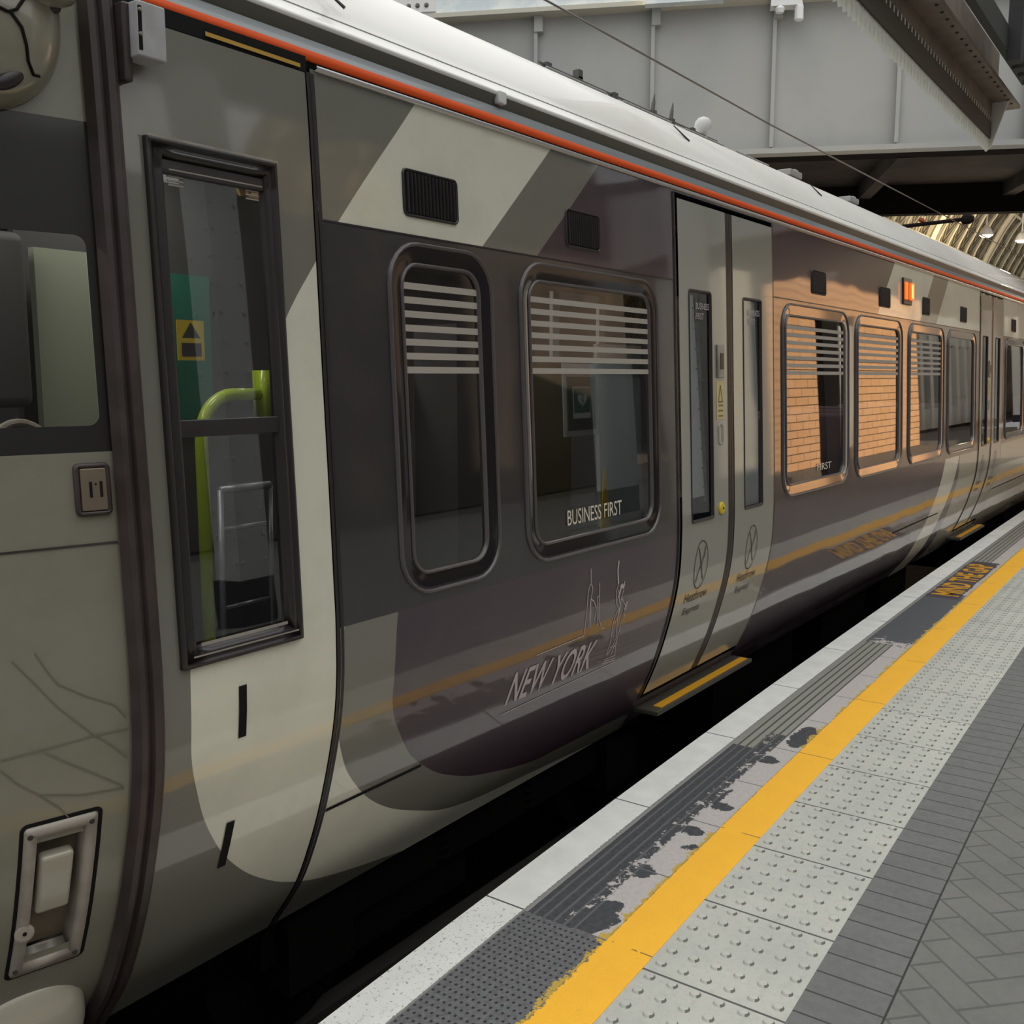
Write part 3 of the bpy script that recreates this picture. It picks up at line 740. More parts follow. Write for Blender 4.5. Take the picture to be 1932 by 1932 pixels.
# driver's cab door with drop window
dz = shell('cab_door', 1.652, 2.330, -.42, 2.572, [rrect(1.745, 2.148, .81, 2.225, .01)], .0, M['livery'], T)
ring('window_frame', 1.716, 2.176, .783, 2.268, .006, [(0, 0), (.002, .016), (.014, .018), (.016, .010), (.030, .010), (.034, .020), (.044, .020), (.05, .004), (.058, -.01)], M['frame'], dz)
patch('window_glass', 1.76, 2.135, .84, 1.448, .004, -.008, M['glass'], dz); patch('window_glass', 1.76, 2.135, 1.495, 2.195, .004, -.004, M['glass'], dz)
slab('window_bar', 1.752, 2.142, 1.447, 1.497, -.012, .010, M['frame'], dz, bev=.004)
slab('window_bar', 1.760, 2.135, 2.175, 2.215, -.01, .006, M['frame'], dz, bev=.004)
for P_, w_, o_ in (([(1.716, 2.268), (2.176, 2.268)], .006, .0185), ([(1.79, .845), (2.12, .845)], .010, .004), ([(1.75, .818), (2.15, .818)], .005, .021), ([(1.79, 2.188), (2.12, 2.188)], .004, .0065)):
    mb = MB(); ribbon(mb, P_, w_, o_); mb.build('window_bead', M['steel'], dz)
for x in (1.815, 2.085):
    mb = MB()
    for q in range(3): ribbon(mb, [(x-.025, 2.172-.012*q), (x+.025, 2.172-.012*q)], .004, -.001)
    mb.build('window_catch', M['steel'], dz)
line('door_seal', [(2.341, -.42), (2.341, 2.575)], .016, .003, M['rubber']); line('door_seal', [(2.360, -.42), (2.360, 2.575)], .012, .0035, M['rubber'])
line('door_seal', [(2.3505, -.42), (2.3505, 2.575)], .004, .006, M['frame'])
o = line('reflection_strip', [(1.95, 2.590), (2.31, 2.588)], .012, .004, mat('ochre_reflection', (.50, .30, .05), .4, metal=.3), lab='painted ochre reflection above the cab door')  # yellow reflection above the door, put in as an ochre strip
patch('seam_backing', 2.322, 2.372, -.42, 2.59, 0, -.03, M['black'], T)
line('door_top_gap', [(1.66, 2.60), (2.34, 2.60)], .05, -.002)
line('panel_slot', [(1.935, .686), (1.934, .520)], .030, .003, M['black'])
line('panel_slot', [(1.928, .232), (1.922, .068)], .032, .003, M['black'])
# rubber seal between nose and body
sec = [(-.010, -.02), (-.004, .018), (.010, .024), (.018, .012), (.026, .012), (.032, .028), (.052, .030), (.060, .020), (.068, .020), (.078, -.01)]
mb = MB(); zs = [-.62+.06*i for i in range(55)]; n = len(sec)
for z in zs:
    for q, off in sec: p = sp(1.577+q, min(z, 2.66), off); mb.v.append(p)
for i in range(len(zs)-1):
    for k in range(n-1): a = i*n+k; mb.f.append((a, a+1, a+1+n, a+n))
relabel(mb.build('nose_seal', M['brownrub'], T), 'dark brown ribbed rubber strip beside the cab nose')
# bracket with grey white box at the head of the cab door
br = MB().box((1.660, 2.450, 2.485), (.026, .05, .20)).build('lamp_bracket', M['brownrub'], T); bevel(br, .008)
bx = MB().box((1.708, 2.425, 2.515), (.085, .075, .140)).build('lamp_box', mat('box_grey', (.42, .43, .46), .45, noise=(.36, .35, .36), nscale=15), br); bevel(bx, .006)
MB().box((1.672, 2.412, 2.515), (.010, .05, .11)).build('box_slot', M['black'], br)
for q in (2.50, 2.56): MB().lathe((1.672, 2.388, q), [(.006, 0), (.004, .006)], 8, (0, -1, 0)).build('bolt', M['steel'], br)

# ---- cab nose
def nosemat():
    m, nt, N, L, b = newmat('nose_two_tone'); s = SH(nt)
    tc = N.new('ShaderNodeTexCoord'); sp_ = N.new('ShaderNodeSeparateXYZ'); L.new(tc.outputs['Object'], sp_.inputs[0]); x, z = sp_.outputs[0], sp_.outputs[2]
    nz = s.noise(tc.outputs['Object'], 4, 6, .7)
    c = s.mix(s.m('MULTIPLY', s.ramp(nz, .45, .75), .35), (.205, .20, .155), (.13, .12, .085))
    band = s.between(z, 1.42, 2.277)
    c = s.mix(band, c, (.010, .010, .009))
    L.new(c, b.inputs['Base Color']); b.inputs['Roughness'].default_value = .45; b.inputs['Coat Weight'].default_value = .45; b.inputs['Coat Roughness'].default_value = .08
    return m
nose = shell('cab_nose', .55, NX, -.62, 2.75, [rrect(1.10, 1.548, 1.49, 1.985, .03), rrect(1.335, 1.452, .01, .375, .004)], 0, nosemat(), T, nsp, .06)
# nose front and top so the body is closed
mb = MB(); zs = [-.6+.2*i for i in range(17)]
for a, b in zip(zs, zs[1:]):
    A, B = nsp(.55, a), nsp(.55, b); mb.add([A, (.35, 3.8, a), (.35, 3.8, b), B], [(0, 1, 2, 3)]); mb.add([(.35, 3.8, a), (.55, 5.0, a), (.55, 5.0, b), (.35, 3.8, b)], [(0, 1, 2, 3)])
mb.build('cab_front', M['nose'], T)
mb = MB()
for i in range(len(RF)-1):
    (ya, za), (yb, zb) = RF[i], RF[i+1]
    mb.add([(.55, ya+.35, za-.05), (1.605, ya, za), (1.605, yb, zb), (.55, yb+.35*(3.8-yb)/1.3, zb-.05)], [(0, 1, 2, 3)])
mb.add([(.55, 2.9, 2.6), (.55, 5.0, 2.6), (.55, 5.0, 3.3), (.55, 3.2, 3.3)], [(0, 1, 2, 3)])
mb.build('cab_roof', M['nose'], T)
gw = shell('side_window_glass', 1.10, 1.548, 1.49, 1.985, [], -.006, M['glass'], nose, nsp, .1, rrect(1.10, 1.548, 1.49, 1.985, .03))
scr = [[(1.29, .895), (1.339, .825), (1.389, .751), (1.435, .698), (1.472, .657), (1.52, .612), (1.559, .568)], [(1.345, .906), (1.369, .855), (1.393, .813), (1.461, .765), (1.533, .725), (1.558, .686)], [(1.249, .638), (1.357, .642), (1.472, .651), (1.562, .649)], [(1.248, .612), (1.29, .559), (1.336, .518), (1.442, .486), (1.553, .476)], [(1.352, .633), (1.43, .574), (1.552, .482)], [(1.336, .518), (1.385, .469), (1.41, .432)]]
for l_ in scr:
    mb = MB(); ribbon(mb, l_, .0035, .003, nsp); mb.build('curved_line', M['curved_line'], nose)  # thin curved lines, a little darker than the nose paint
mb = MB(); ribbon(mb, [(.9, 1.174), (1.57, 1.174)], .006, .003, nsp); mb.build('nose_panel_line', M['brownrub'], nose)
# inside the cab: pale wall and dark post seen through the small window
MB().box((1.865, 2.95, 1.4), (.42, .03, 1.2)).build('cab_lining', mat('cab_lining', (.34, .37, .29), .7), T)
o = MB().box((1.52, 2.90, 1.78), (.16, .06, .50)).build('driver_seat_back', M['interior'], T); bevel(o, .05, 4)
mb = MB(); mb.tube([(1.50+.09*cos(t), 2.78+.02*sin(t), 1.40+.09*sin(t)) for t in [pi*k/12 for k in range(13)]], .012, 8); mb.build('steering_handle', M['steel'], T)
# button plate
ring('button_plate_frame', 1.470, 1.562, 1.250, 1.392, .016, [(0, 0), (.002, .012), (.010, .014), (.014, .006)], M['brownrub'], nose, nsp)
pl = slab('button_plate', 1.484, 1.550, 1.264, 1.378, .002, .014, mat('plate_bronze', (.20, .16, .12), .4, metal=.4), nose, nsp, bev=.004)
mb = MB()
for x in (1.508, 1.534): ribbon(mb, [(x, 1.30), (x, 1.342)], .007, .0155, nsp)
mb.lathe(nsp(1.521, 1.335, .015), [(.003, 0), (.002, .002)], 8, (0, -1, 0))
mb.build('plate_slot', M['black'], nose)
# recessed hatch lock
HF = ring('lock_frame', 1.302, 1.487, -.048, .428, .012, [(0, 0), (.002, .010), (.030, .012), (.034, .002), (.036, -.05)], M['steel'], nose, nsp)
ring('lock_shadow_gap', 1.292, 1.500, -.060, .440, .02, [(0, .001), (.012, .0015)], M['black'], nose, nsp)
patch('lock_recess', 1.325, 1.462, 0, .385, .004, -.05, mat('recess', (.14, .115, .08), .6), nose, nsp)
lh = slab('lock_handle', 1.345, 1.432, .15, .33, -.03, .012, M['creamp'], nose, nsp, bev=.012)
lt = MB(); c = Vector(nsp(1.322, .105, .010)); ax = Vector((-.24, -1, 0)).normalized()
lt.lathe(c, [(.026, 0), (.026, .006), (.02, .008)], 16, ax); l_ = lt.build('key_lock', M['steel'], nose)
lt = MB(); lt.lathe(c+ax*.008, [(.006, 0), (.005, .003)], 8, ax); lt.build('keyhole', M['black'], nose)
for x, z in ((1.316, .405), (1.470, .405), (1.316, -.025), (1.470, -.025)):
    q = MB(); q.lathe(nsp(x, z, .011), [(.008, 0), (.006, .004)], 8, ax); q.build('screw', M['rubber'], HF)
# blister fairing at the top of the nose
def ellipsoid(c, r, nu=32, nv=20, p=1., R=None):
    vs = []; fs = []
    for j in range(nv+1):
        t = -pi/2+pi*j/nv
        for i in range(nu):
            a = 2*pi*i/nu; e = lambda q: math.copysign(abs(q)**p, q)
            v_ = Vector((r[0]*e(cos(t))*e(cos(a)), r[1]*e(cos(t))*e(sin(a)), r[2]*e(sin(t))))
            if R: v_ = R @ v_
            vs.append(Vector(c)+v_)
    for j in range(nv):
        for i in range(nu): a = j*nu+i; b = j*nu+(i+1) % nu; fs.append((a, b, b+nu, a+nu))
    return vs, fs
RZ = Matrix.Rotation(-atan(NT), 3, 'Z')
pc = Vector(nsp(1.285, 2.50, .01)); pr = (.246, .13, .238)
mb = MB(); v, f = ellipsoid(pc, pr, 48, 28, .85, RZ); mb.add(v, f)
pod = mb.build('marker_lamp_fairing', mat('fairing_paint', (.25, .24, .185), .22, coat=1), nose, smooth=True); relabel(pod, 'bulging glossy fairing at the top of the nose')
def epod(dx, dz, k=1.01):
    e = max(0, 1-(abs(dx)/pr[0])**(2/.85)-(abs(dz)/pr[2])**(2/.85)); return pc + RZ @ Vector((dx*k, -pr[1]*(e**.425)*k-.001, dz*k))
mb = MB()
mb.tube([epod(a, b) for a, b in ((.07, -.022), (.095, -.028), (.115, -.018), (.14, .02), (.155, .048), (.18, .056), (.21, .046), (.235, .035))], .004, 6)
mb.tube([epod(a, b) for a, b in ((.10, -.026), (.125, -.055), (.135, -.09), (.14, -.125), (.155, -.15), (.17, -.148))], .004, 6)
mb.build('fairing_seam', M['black'], pod, smooth=True)
mb = MB(); v, f = ellipsoid(epod(.19, .05, .97), (.085, .05, .034), 20, 12); mb.add(v, f); mb.build('fairing_lug', bpy.data.materials['fairing_paint'], pod, smooth=True)
mb = MB(); v, f = ellipsoid(epod(.215, .022, .985), (.022, .012, .016), 14, 8); mb.add(v, f); mb.build('fairing_notch', M['rubber'], pod, smooth=True)
mb = MB(); v, f = ellipsoid(epod(.10, -.175, .985), (.045, .016, .02), 18, 10, 1, Matrix.Rotation(-.6, 3, 'Y')); mb.add(v, f); mb.build('fairing_lamp', M['rubber'], pod, smooth=True)
# rounded cream cover at the foot of the nose
bc = Vector(nsp(1.385, -.265, .0)); mb = MB(); v, f = ellipsoid(bc, (.17, .10, .17), 32, 18, .9, RZ); mb.add(v, f)
cv = mb.build('jumper_cover', M['creamp'], nose, smooth=True)
q = MB(); q.lathe(bc+Vector((.06, -.098, .03)), [(.010, 0), (.009, .006)], 10, (0, -1, 0)); q.build('cover_screw', M['rubber'], cv)
# valence below nose and cab door
slab('skirt', 1.652, 2.33, -.60, -.42, 0, .001, M['dark'], T)

# ------------------------------------------------------------------ inside the carriage
MB().box((2.15, 3.05, 1.35), (1.0, .03, 2.1)).build('vestibule_wall', M['interior'], T)
MB().box((2.17, 3.02, 1.72), (.34, .02, .5)).build('green_wall_panel', M['green'], T)
gp = MB(); gp.tube([(2.06, 2.72, .17), (2.06, 2.72, 1.40)]+[(2.06+.13*(1-cos(a)), 2.72, 1.42+.14*sin(a)) for a in [k*pi/16 for k in range(1, 9)]]+[(2.32, 2.72, 1.56)], .021, 12)
gp.box((2.315, 2.72, 1.56), (.025, .06, .16)); relabel(gp.build('grab_pole', M['lime'], T, smooth=True), 'lime green bent grab pole')
hz = MB().box((1.945, 2.60, 1.728), (.095, .006, .12)).build('hazard_label', M['yellow'], T)
mb = MB(); mb.add([(1.912, 2.596, 1.735), (1.978, 2.596, 1.735), (1.945, 2.596, 1.782)], [(0, 1, 2)]); mb.box((1.945, 2.5955, 1.70), (.07, .001, .04)); mb.build('hazard_symbol', M['blacktext'], hz)
# AED cabinet plate and panels behind the second window
ap = slab('defibrillator_plate', 3.835, 4.135, 1.35, 1.68, -.045, -.040, M['interpale'], T)
slab('defibrillator_holder', 3.865, 4.105, 1.375, 1.62, -.040, -.034, M['signdark'], ap, bev=.002)
slab('sign_border', 3.905, 4.055, 1.43, 1.575, -.034, -.032, M['white'], ap)
slab('sign_face', 3.912, 4.048, 1.455, 1.568, -.032, -.030, M['signgreen'], ap)
hp = [(16*sin(t)**3, 13*cos(t)-5*cos(2*t)-2*cos(3*t)-cos(4*t)) for t in [2*pi*k/24 for k in range(24)]]
mb = MB(); mb.add([sp(3.98+.0027*a, 1.515+.0021*b, -.029) for a, b in hp], [tuple(range(24))]); mb.build('heart_symbol', M['white'], ap)
mb = MB(); ribbon(mb, [(3.99, 1.535), (3.972, 1.512), (3.988, 1.512), (3.972, 1.488)], .005, -.028); mb.build('flash_symbol', M['signgreen'], ap)
MB().box((4.52, 3.0, 1.20), (.38, .03, 1.0)).build('khaki_wall_panel', M['khaki'], T)
slab('pale_partition', 4.165, 4.60, .90, 1.775, -.075, -.055, M['interpale'], T)
mb = MB(); mb.box((4.30, 2.83, 1.87), (.06, .02, .34)); mb.box((4.75, 2.83, 1.87), (.06, .02, .34)); mb.box((4.53, 2.83, 2.02), (.5, .02, .04)); mb.build('notice_frame', M['interpale'], T)
mb = MB(); mb.add([sp(4.12, .885, -.03), sp(4.215, .885, -.03), sp(4.175, 1.185, -.03), sp(4.16, 1.185, -.03), sp(4.12, .885, -.036), sp(4.215, .885, -.036), sp(4.175, 1.185, -.036), sp(4.16, 1.185, -.036)], [(0, 1, 2, 3), (5, 4, 7, 6), (0, 3, 7, 4), (1, 5, 6, 2)])
yn = mb.build('yellow_notice', M['yellow'], T)
mb = MB(); mb.lathe(sp(4.168, 1.08, -.029), [(.007, 0), (.006, .001)], 8, (0, -1, 0)); mb.build('notice_mark', M['blacktext'], yn)
MB().box((3.62, 2.95, 1.1), (.22, .25, 1.5)).build('luggage_rack_panel', M['interior'], T)
MB().box((3.40, 3.15, 1.15), (.30, .03, 1.2)).build('poster_panel', mat('poster_brown', (.20, .11, .08), .6), T)
def seat(x):
    s_ = MB().box((x, 3.0, .62), (.42, .95, .14)).build('seat_cushion', M['seat'], T); bevel(s_, .04, 3)
    b_ = MB().box((x+.22, 3.0, .98), (.10, .95, .70), Matrix.Rotation(.12, 3, 'Y')).build('seat_back', M['seat'], T); bevel(b_, .04, 3)
for x in (6.9, 7.8, 8.7, 9.6, 10.5, 11.4, 14.4, 15.3, 16.2): seat(x)
def cabin_fill_panel(x, y, z, e, sx, sy):  # added panels and lights that brighten the carriage interior
    p_ = MB().box((x, y, z+.01), (sx, sy, .012)).build('cabin_fill_panel', M['fillpanel'], T)
    ld = bpy.data.lights.new('cabin_fill_light', 'AREA'); ld.shape = 'RECTANGLE'; ld.size = sx; ld.size_y = sy; ld.energy = e*.7; ld.color = (1, .95, .85)
    lo = bpy.data.objects.new('cabin_fill_light', ld); COL.objects.link(lo); lo.location = (x, y, z); lo.parent = T
cabin_fill_panel(3.6, 3.4, 2.36, 10, 2.2, .12); cabin_fill_panel(7.5, 3.4, 2.36, 10, 2.6, .12); cabin_fill_panel(11, 3.4, 2.36, 10, 2.6, .12)
cabin_fill_panel(1.95, 2.8, 2.34, 2.2, .4, .1); cabin_fill_panel(1.3, 2.75, 2.2, 1.5, .25, .08)
# two folded luggage trolleys parked behind the cab door window
def trolley(x, y, rot, label):
    t = thing('luggage_trolley', label, 'trolley', None, (x*K, y*K, 1.62*(1-K)+.17*K)); t.scale = (K, K, K)
    t.rotation_euler = (0, 0, rot); A = mat('trolley_aluminium', (.32, .34, .38), .35, metal=.5) if 'trolley_aluminium' not in bpy.data.materials else bpy.data.materials['trolley_aluminium']
    for sx in (-.11, .11):
        m_ = MB(); m_.tube([(sx, 0, .10), (sx, -.01, .62), (sx, -.02, 1.06)], .011, 8); m_.build('upright', A, t, smooth=True)
        m_ = MB(); m_.tube([(sx, 0, .14), (sx*1.2, -.06, .09)], .010, 8); m_.build('caster_fork', A, t)
        m_ = MB(); m_.lathe((sx*1.2-.012, -.06, .052), [(.03, 0), (.05, .004), (.05, .02), (.03, .024)], 16, (1, 0, 0)); m_.build('caster', A, t)
    m_ = MB()
    for z in (.30, .48, .64, .92): m_.tube([(-.11, -.01, z), (.11, -.01, z)], .008, 8)
    m_.tube([(-.11, -.02, 1.06), (.11, -.02, 1.06)], .014, 8); m_.build('crossbar', A, t, smooth=True)
    m_ = MB(); m_.box((0, .0, .2), (.2, .10, .012)); m_.build('base_plate', A, t)
    return t
trolley(2.33, 2.86, .0, 'left of two aluminium luggage trolleys behind the cab door window')
trolley(2.66, 2.90, .0, 'right of two aluminium luggage trolleys, partly hidden by the window frame')

# ------------------------------------------------------------------ rails
for y in (3.08*K, 4.52*K):
    o = MB().box((18.5, y, -.64), (53, .07, .14)).build('running_rail', M['rail']); o['kind'] = 'structure'

# ------------------------------------------------------------------ footbridge girder across the tracks
TB = Vector((-.43955, .89822, 0)); NB = Vector((-.89822, -.43955, 0)); BB = Vector((15.35, 2.67, 0))
RB = Matrix((TB, NB, (0, 0, 1))).transposed().to_3x3()
def bb(mb, s0, s1, n0, n1, z0, z1):
    c = BB+TB*((s0+s1)/2)+NB*((n0+n1)/2)+Vector((0, 0, (z0+z1)/2)); return mb.box(c, (s1-s0, n1-n0, z1-z0), RB)
BR = thing('bridge', 'grey steel girder road bridge crossing above the train roof', 'bridge')
BR.location = (0, 0, 1.62*(1-K)); BR.scale = (K, K, K)
web = bb(MB(), -10, 10, -.06, 0, 4.72, 6.66).build('girder_web', M['bridgegrey'], BR)
for k in range(-5, 6):
    s_ = 1.60+1.645*k
    m_ = bb(MB(), s_-.012, s_+.012, 0, .10, 4.76, 6.46); bb(m_, s_-.026, s_+.026, .09, .105, 4.76, 6.46); m_.build('stiffener', M['bridgegrey'], BR)
    m_ = bb(MB(), s_-.10, s_+.02, .0, .13, 6.44, 6.66); m_.build('stiffener_cap', M['bridgegrey'], BR)
bb(MB(), -10, 10, -.12, .13, 4.67, 4.74).build('bottom_flange', M['bridgegrey'], BR)
relabel(bb(MB(), -10, 10, -.1, .22, 6.72, 7.6).build('parapet', M['bridgeblue'], BR), 'pale blue white painted upper beam')
bb(MB(), -10, 10, -.1, .27, 6.66, 6.72).build('parapet_moulding', M['beige'], BR)
o = bb(MB(), 3.95, 5.0, .2, .36, 6.64, 7.6).build('parapet_pier', M['bridgeblue'], BR)
pl = bb(MB(), 7.95, 9.0, .21, .26, 6.75, 7.6).build('rivet_plate', M['columnw'], BR)
m_ = MB()
for i in range(5):
    for j in range(4):
        m_.lathe(BB+TB*(8.08+.13*i)+NB*.26+Vector((0, 0, 6.84+.15*j)), [(.035, 0), (.028, .02), (.01, .026)], 8, NB)
m_.build('rivet', M['cable'], pl)
# small lamp cluster hung below the moulding
m_ = bb(MB(), 2.92, 3.32, .1, .3, 6.54, 6.68); m_.lathe(BB+TB*2.95+NB*.25+Vector((0, 0, 6.34)), [(.03, 0), (.06, .02), (.06, .18), (.03, .3)], 10); m_.lathe(BB+TB*3.2+NB*.25+Vector((0, 0, 6.46)), [(.05, 0), (.07, .05), (.03, .12)], 10)
m_.build('bracket_lamp', M['white'], BR)
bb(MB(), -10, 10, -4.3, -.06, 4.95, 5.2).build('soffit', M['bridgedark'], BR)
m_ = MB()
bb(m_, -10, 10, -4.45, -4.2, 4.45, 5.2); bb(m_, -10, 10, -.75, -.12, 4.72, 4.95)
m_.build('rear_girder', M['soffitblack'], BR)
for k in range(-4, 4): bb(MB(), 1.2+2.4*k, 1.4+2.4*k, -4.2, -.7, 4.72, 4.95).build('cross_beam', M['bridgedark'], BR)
m_ = MB(); m_.tube([BB+TB*s_+NB*(-1.2+.15*sin(s_*1.3))+Vector((0, 0, 4.9-.06*abs(sin(s_*.9)))) for s_ in [-6+.4*k for k in range(30)]], .02, 6); m_.build('soffit_cable', M['black'], BR)

# ------------------------------------------------------------------ overhead line
m_ = MB(); m_.tube([(-6, 3.04, 3.54), (4.56, 3.04, 3.524), (7.6, 3.04, 3.50), (14.4, 3.04, 3.524), (45, 3.04, 3.54)], .006, 6)
tag(m_.build('overhead_wire', M['wire']), 'thin overhead electric wire running above the train roof', 'wire')
ca = thing('registration_arm', 'dark horizontal overhead line arm with brown insulator beyond the bridge', 'support')
m_ = MB(); m_.tube([(31.0, 9.0, 5.9), (31.0, 6.75, 5.98)], .055, 8); m_.build('arm', M['black'], ca)
m_ = MB(); m_.lathe((31.0, 6.75, 5.98), [(.08, 0), (.14, .05), (.14, .22), (.07, .32)], 10, (0, -1, 0)); m_.build('arm_end', M['black'], ca)
m_ = MB()
for k in range(6): m_.lathe(Vector((31.0, 7.85, 6.0))+Vector((0, -.10, .22))*k*.8, [(.05, 0), (.10, .05), (.05, .12)], 10, (0, -.4, .9))
m_.build('insulator', M['insul'], ca)
m_ = MB(); m_.box((31.0, 9.1, 2.5), (.3, .3, 7.2)); m_.build('mast', M['black'], ca)

# ------------------------------------------------------------------ platform canopy
CN = thing('platform_canopy', 'brown riveted canopy edge with a pointed white board valance over the platform', 'canopy')
def cst(mb, x0, x1, d0, d1, z0, z1, n=24):
    xs_ = [x0+(x1-x0)*i/n for i in range(n+1)]; o = len(mb.v)
    for x in xs_:
        for d, z in ((d0, z0), (d1, z0), (d1, z1), (d0, z1)): mb.v.append((x, edge(x)-d, z))
    for i in range(n):
        for k in range(4): a = o+i*4+k; b = o+i*4+(k+1) % 4; mb.f.append((a, a+4, b+4, b))
    mb.f.append((o, o+1, o+2, o+3)); e = o+n*4; mb.f.append((e+3, e+2, e+1, e)); return mb
VE = 9.93
cst(MB(), -6, VE, .005, .03, 3.78, 4.02, 60).build('valance_backing', M['canbrown'], CN)
cst(MB(), -6, VE, .024, .034, 3.69, 3.86, 60).build('valance_shade_board', M['valdark'], CN)  # added dark board paints the back-lit shade of the valance's inner face
mb = MB(); k = 0; x = -6.
while x < VE-.05:
    a, b = x+.004, x+.086; c = (a+b)/2
    ya, yb, yc = edge(a), edge(b), edge(c)
    t = .022
    P = [(a, ya, 3.80), (b, yb, 3.80), (b, yb, 3.685), (c, yc, 3.580), (a, ya, 3.685)]
    mb.add([(p[0], p[1]-.0, p[2]) for p in P]+[(p[0], p[1]-t, p[2]) for p in P], [(0, 1, 2, 3, 4), (9, 8, 7, 6, 5), (0, 4, 9, 5), (4, 3, 8, 9), (3, 2, 7, 8), (2, 1, 6, 7)])
    mb.box((c, edge(c)-.0305, 3.845), (.022, .012, .035)); x += .09  # small white pieces stand in for daylight through gaps
relabel(mb.build('valance_boards', M['canlight'], CN), 'row of pointed white boards')
cst(MB(), -6, VE+.1, .02, .05, 4.02, 4.42, 60).build('edge_girder_web', M['canbrown'], CN)
fl = cst(MB(), -6, VE+.35, -.02, .20, 3.99, 4.02, 60).build('edge_girder_flange', M['canbrown'], CN)
mb = MB(); x = 3.
while x < VE+.2:
    mb.lathe((x, edge(x)-.165, 3.99), [(.014, 0), (.010, .008), (.003, .011)], 6, (0, 0, -1)); x += .16
mb.build('rivet', M['candark'], fl)
mb = MB()
mb.add([(VE, edge(VE), 3.585), (VE, edge(VE)-.04, 3.62), (VE, edge(VE)-.16, 3.99), (VE, edge(VE)+.02, 3.99), (VE+.02, edge(VE), 3.585), (VE+.02, edge(VE)-.04, 3.62), (VE+.02, edge(VE)-.16, 3.99), (VE+.02, edge(VE)+.02, 3.99)], [(0, 1, 2, 3), (7, 6, 5, 4), (0, 4, 5, 1), (1, 5, 6, 2), (3, 2, 6, 7), (0, 3, 7, 4)])
mb.build('valance_end', M['canlight'], CN)
# dark roof beams behind, glazed deck between them
mb = MB(); cst(mb, -6, VE, .26, .32, 4.10, 4.28, 40); mb.build('gutter_beam', M['candark'], CN)
for i in range(7):
    x = -5+2.5*i
    m_ = MB(); m_.box((x, -1.1, 4.62), (.06, 5.4, .14)); m_.build('roof_rafter', M['candark'], CN)
mb = MB()
for x in (8.9, 9.15, 9.4, 9.65): mb.box((x, 1.62, 4.45), (.14, .10, .85))
mb.build('roof_strut', M['candark'], CN)
MB().box((10.3, -.75, 4.20), (.12, 4.9, .16)).build('end_beam', M['candark'], CN)
MB().box((10.3, -.75, 5.0), (.12, 4.9, .22)).build('end_beam', M['candark'], CN)
MB().box((2.2, -1.1, 4.78), (16.4, 5.4, .02)).build('glazing', M['roofglass'], CN)
def column(x, y, zt, label):
    t = thing('platform_column', label, 'column', 'riveted columns along the platform', (x, y, 0))
    m_ = MB(); m_.box((0, 0, .35+(zt-.35)/2), (.30, .30, zt-.35)); m_.build('shaft', M['columnw'], t)
    m_ = MB()
    for z in [.5+.22*k for k in range(int((zt-.6)/.22))]:
        for q in (-.11, .11):
            m_.lathe((q, .15, z), [(.02, 0), (.014, .012)], 6, (0, 1, 0)); m_.lathe((-.15, q, z), [(.02, 0), (.014, .012)], 6, (-1, 0, 0))
    m_.build('rivet', M['columnw'], t)
    m_ = MB().box((0, 0, .175), (.34, .34, .35)); m_.build('column_base', M['navy'], t); return t
column(10.3, -1.0, 4.1, 'white riveted steel platform column reflected in the first door glass')
column(5.2, -2.6, 4.5, 'white riveted steel platform column under the canopy behind the camera')
column(46.0, -4.6, 5.0, 'white riveted steel platform column standing past the end of the brick wall')
column(52.0, -4.6, 5.0, 'farthest white riveted steel platform column, inside the train shed')
kb = thing('kiosk', 'pale grey platform kiosk beside the columns, seen only as a reflection', 'kiosk')
MB().box((13.7, -2.3, 1.75), (1.5, 1.0, 3.5)).build('kiosk_body', M['kiosk'], kb); MB().box((13.7, -2.3, 3.55), (1.7, 1.2, .1)).build('kiosk_roof', M['navy'], kb)
nb_ = thing('notice_board', 'tall pale notice board on the platform, seen only as a reflection', 'sign')
MB().box((13.0, -3.6, 1.35), (1.1, .08, 2.0)).build('board', M['kiosk'], nb_); MB().box((13.0, -3.6, .2), (1.1, .1, .4)).build('board_foot', M['navy'], nb_)

# ------------------------------------------------------------------ walls and buildings around, some added to shape the light
o = MB().box((25.2, -4.25, 2.15), (13.5, .5, 4.5)).build('wall_brick', M['brick']); o['kind'] = 'structure'
o = MB().box((5.5, -8.6, 2.6), (33, .5, 5.4)).build('wall_platform', mat('wall_dark', (.07, .062, .056), .8, noise=(.12, .10, .09), nscale=.8)); o['kind'] = 'structure'
o = MB().box((-8.3, 12.3, 12.5), (28, .6, 27.2)).build('sun_blocker_wall', M['stone']); o['kind'] = 'structure'  # added unseen wall that keeps the sun off the near scene

pc_ = thing('poster_case', 'dark framed poster case with a pale grey sheet, seen reflected in the third window', 'poster')
MB().box((18.2, -2.0, 1.55), (1.6, .12, 3.0)).build('case_frame', M['navy'], pc_); MB().box((18.45, -1.93, 1.75), (.6, .02, 2.2)).build('poster_sheet', M['kiosk'], pc_)
for x in (17.6, 18.8): MB().box((x, -2.0, .03), (.1, .1, .1)).build('case_foot', M['navy'], pc_)
o = MB().box((41, -18.5, -.2), (100, 24, .1)).build('floor_far', M['farfloor']); o['kind'] = 'structure'
o = MB().box((-9.2, -4, 2.6), (.4, 9.6, 5.4)).build('rear_sky_blocker', M['rearblocker']); o['kind'] = 'structure'  # added unseen dark wall, keeps bright sky out of the nose reflections
o = MB().box((67, -14, 2.0), (44, .5, 4.2)).build('wall_far_platform', mat('wall_far', (.05, .05, .05), .8, noise=(.16, .14, .11), nscale=1.1)); o['kind'] = 'structure'
ar = thing('arcade', 'pale pilastered arcade on the far platform, seen reflected in the farther windows', 'wall')
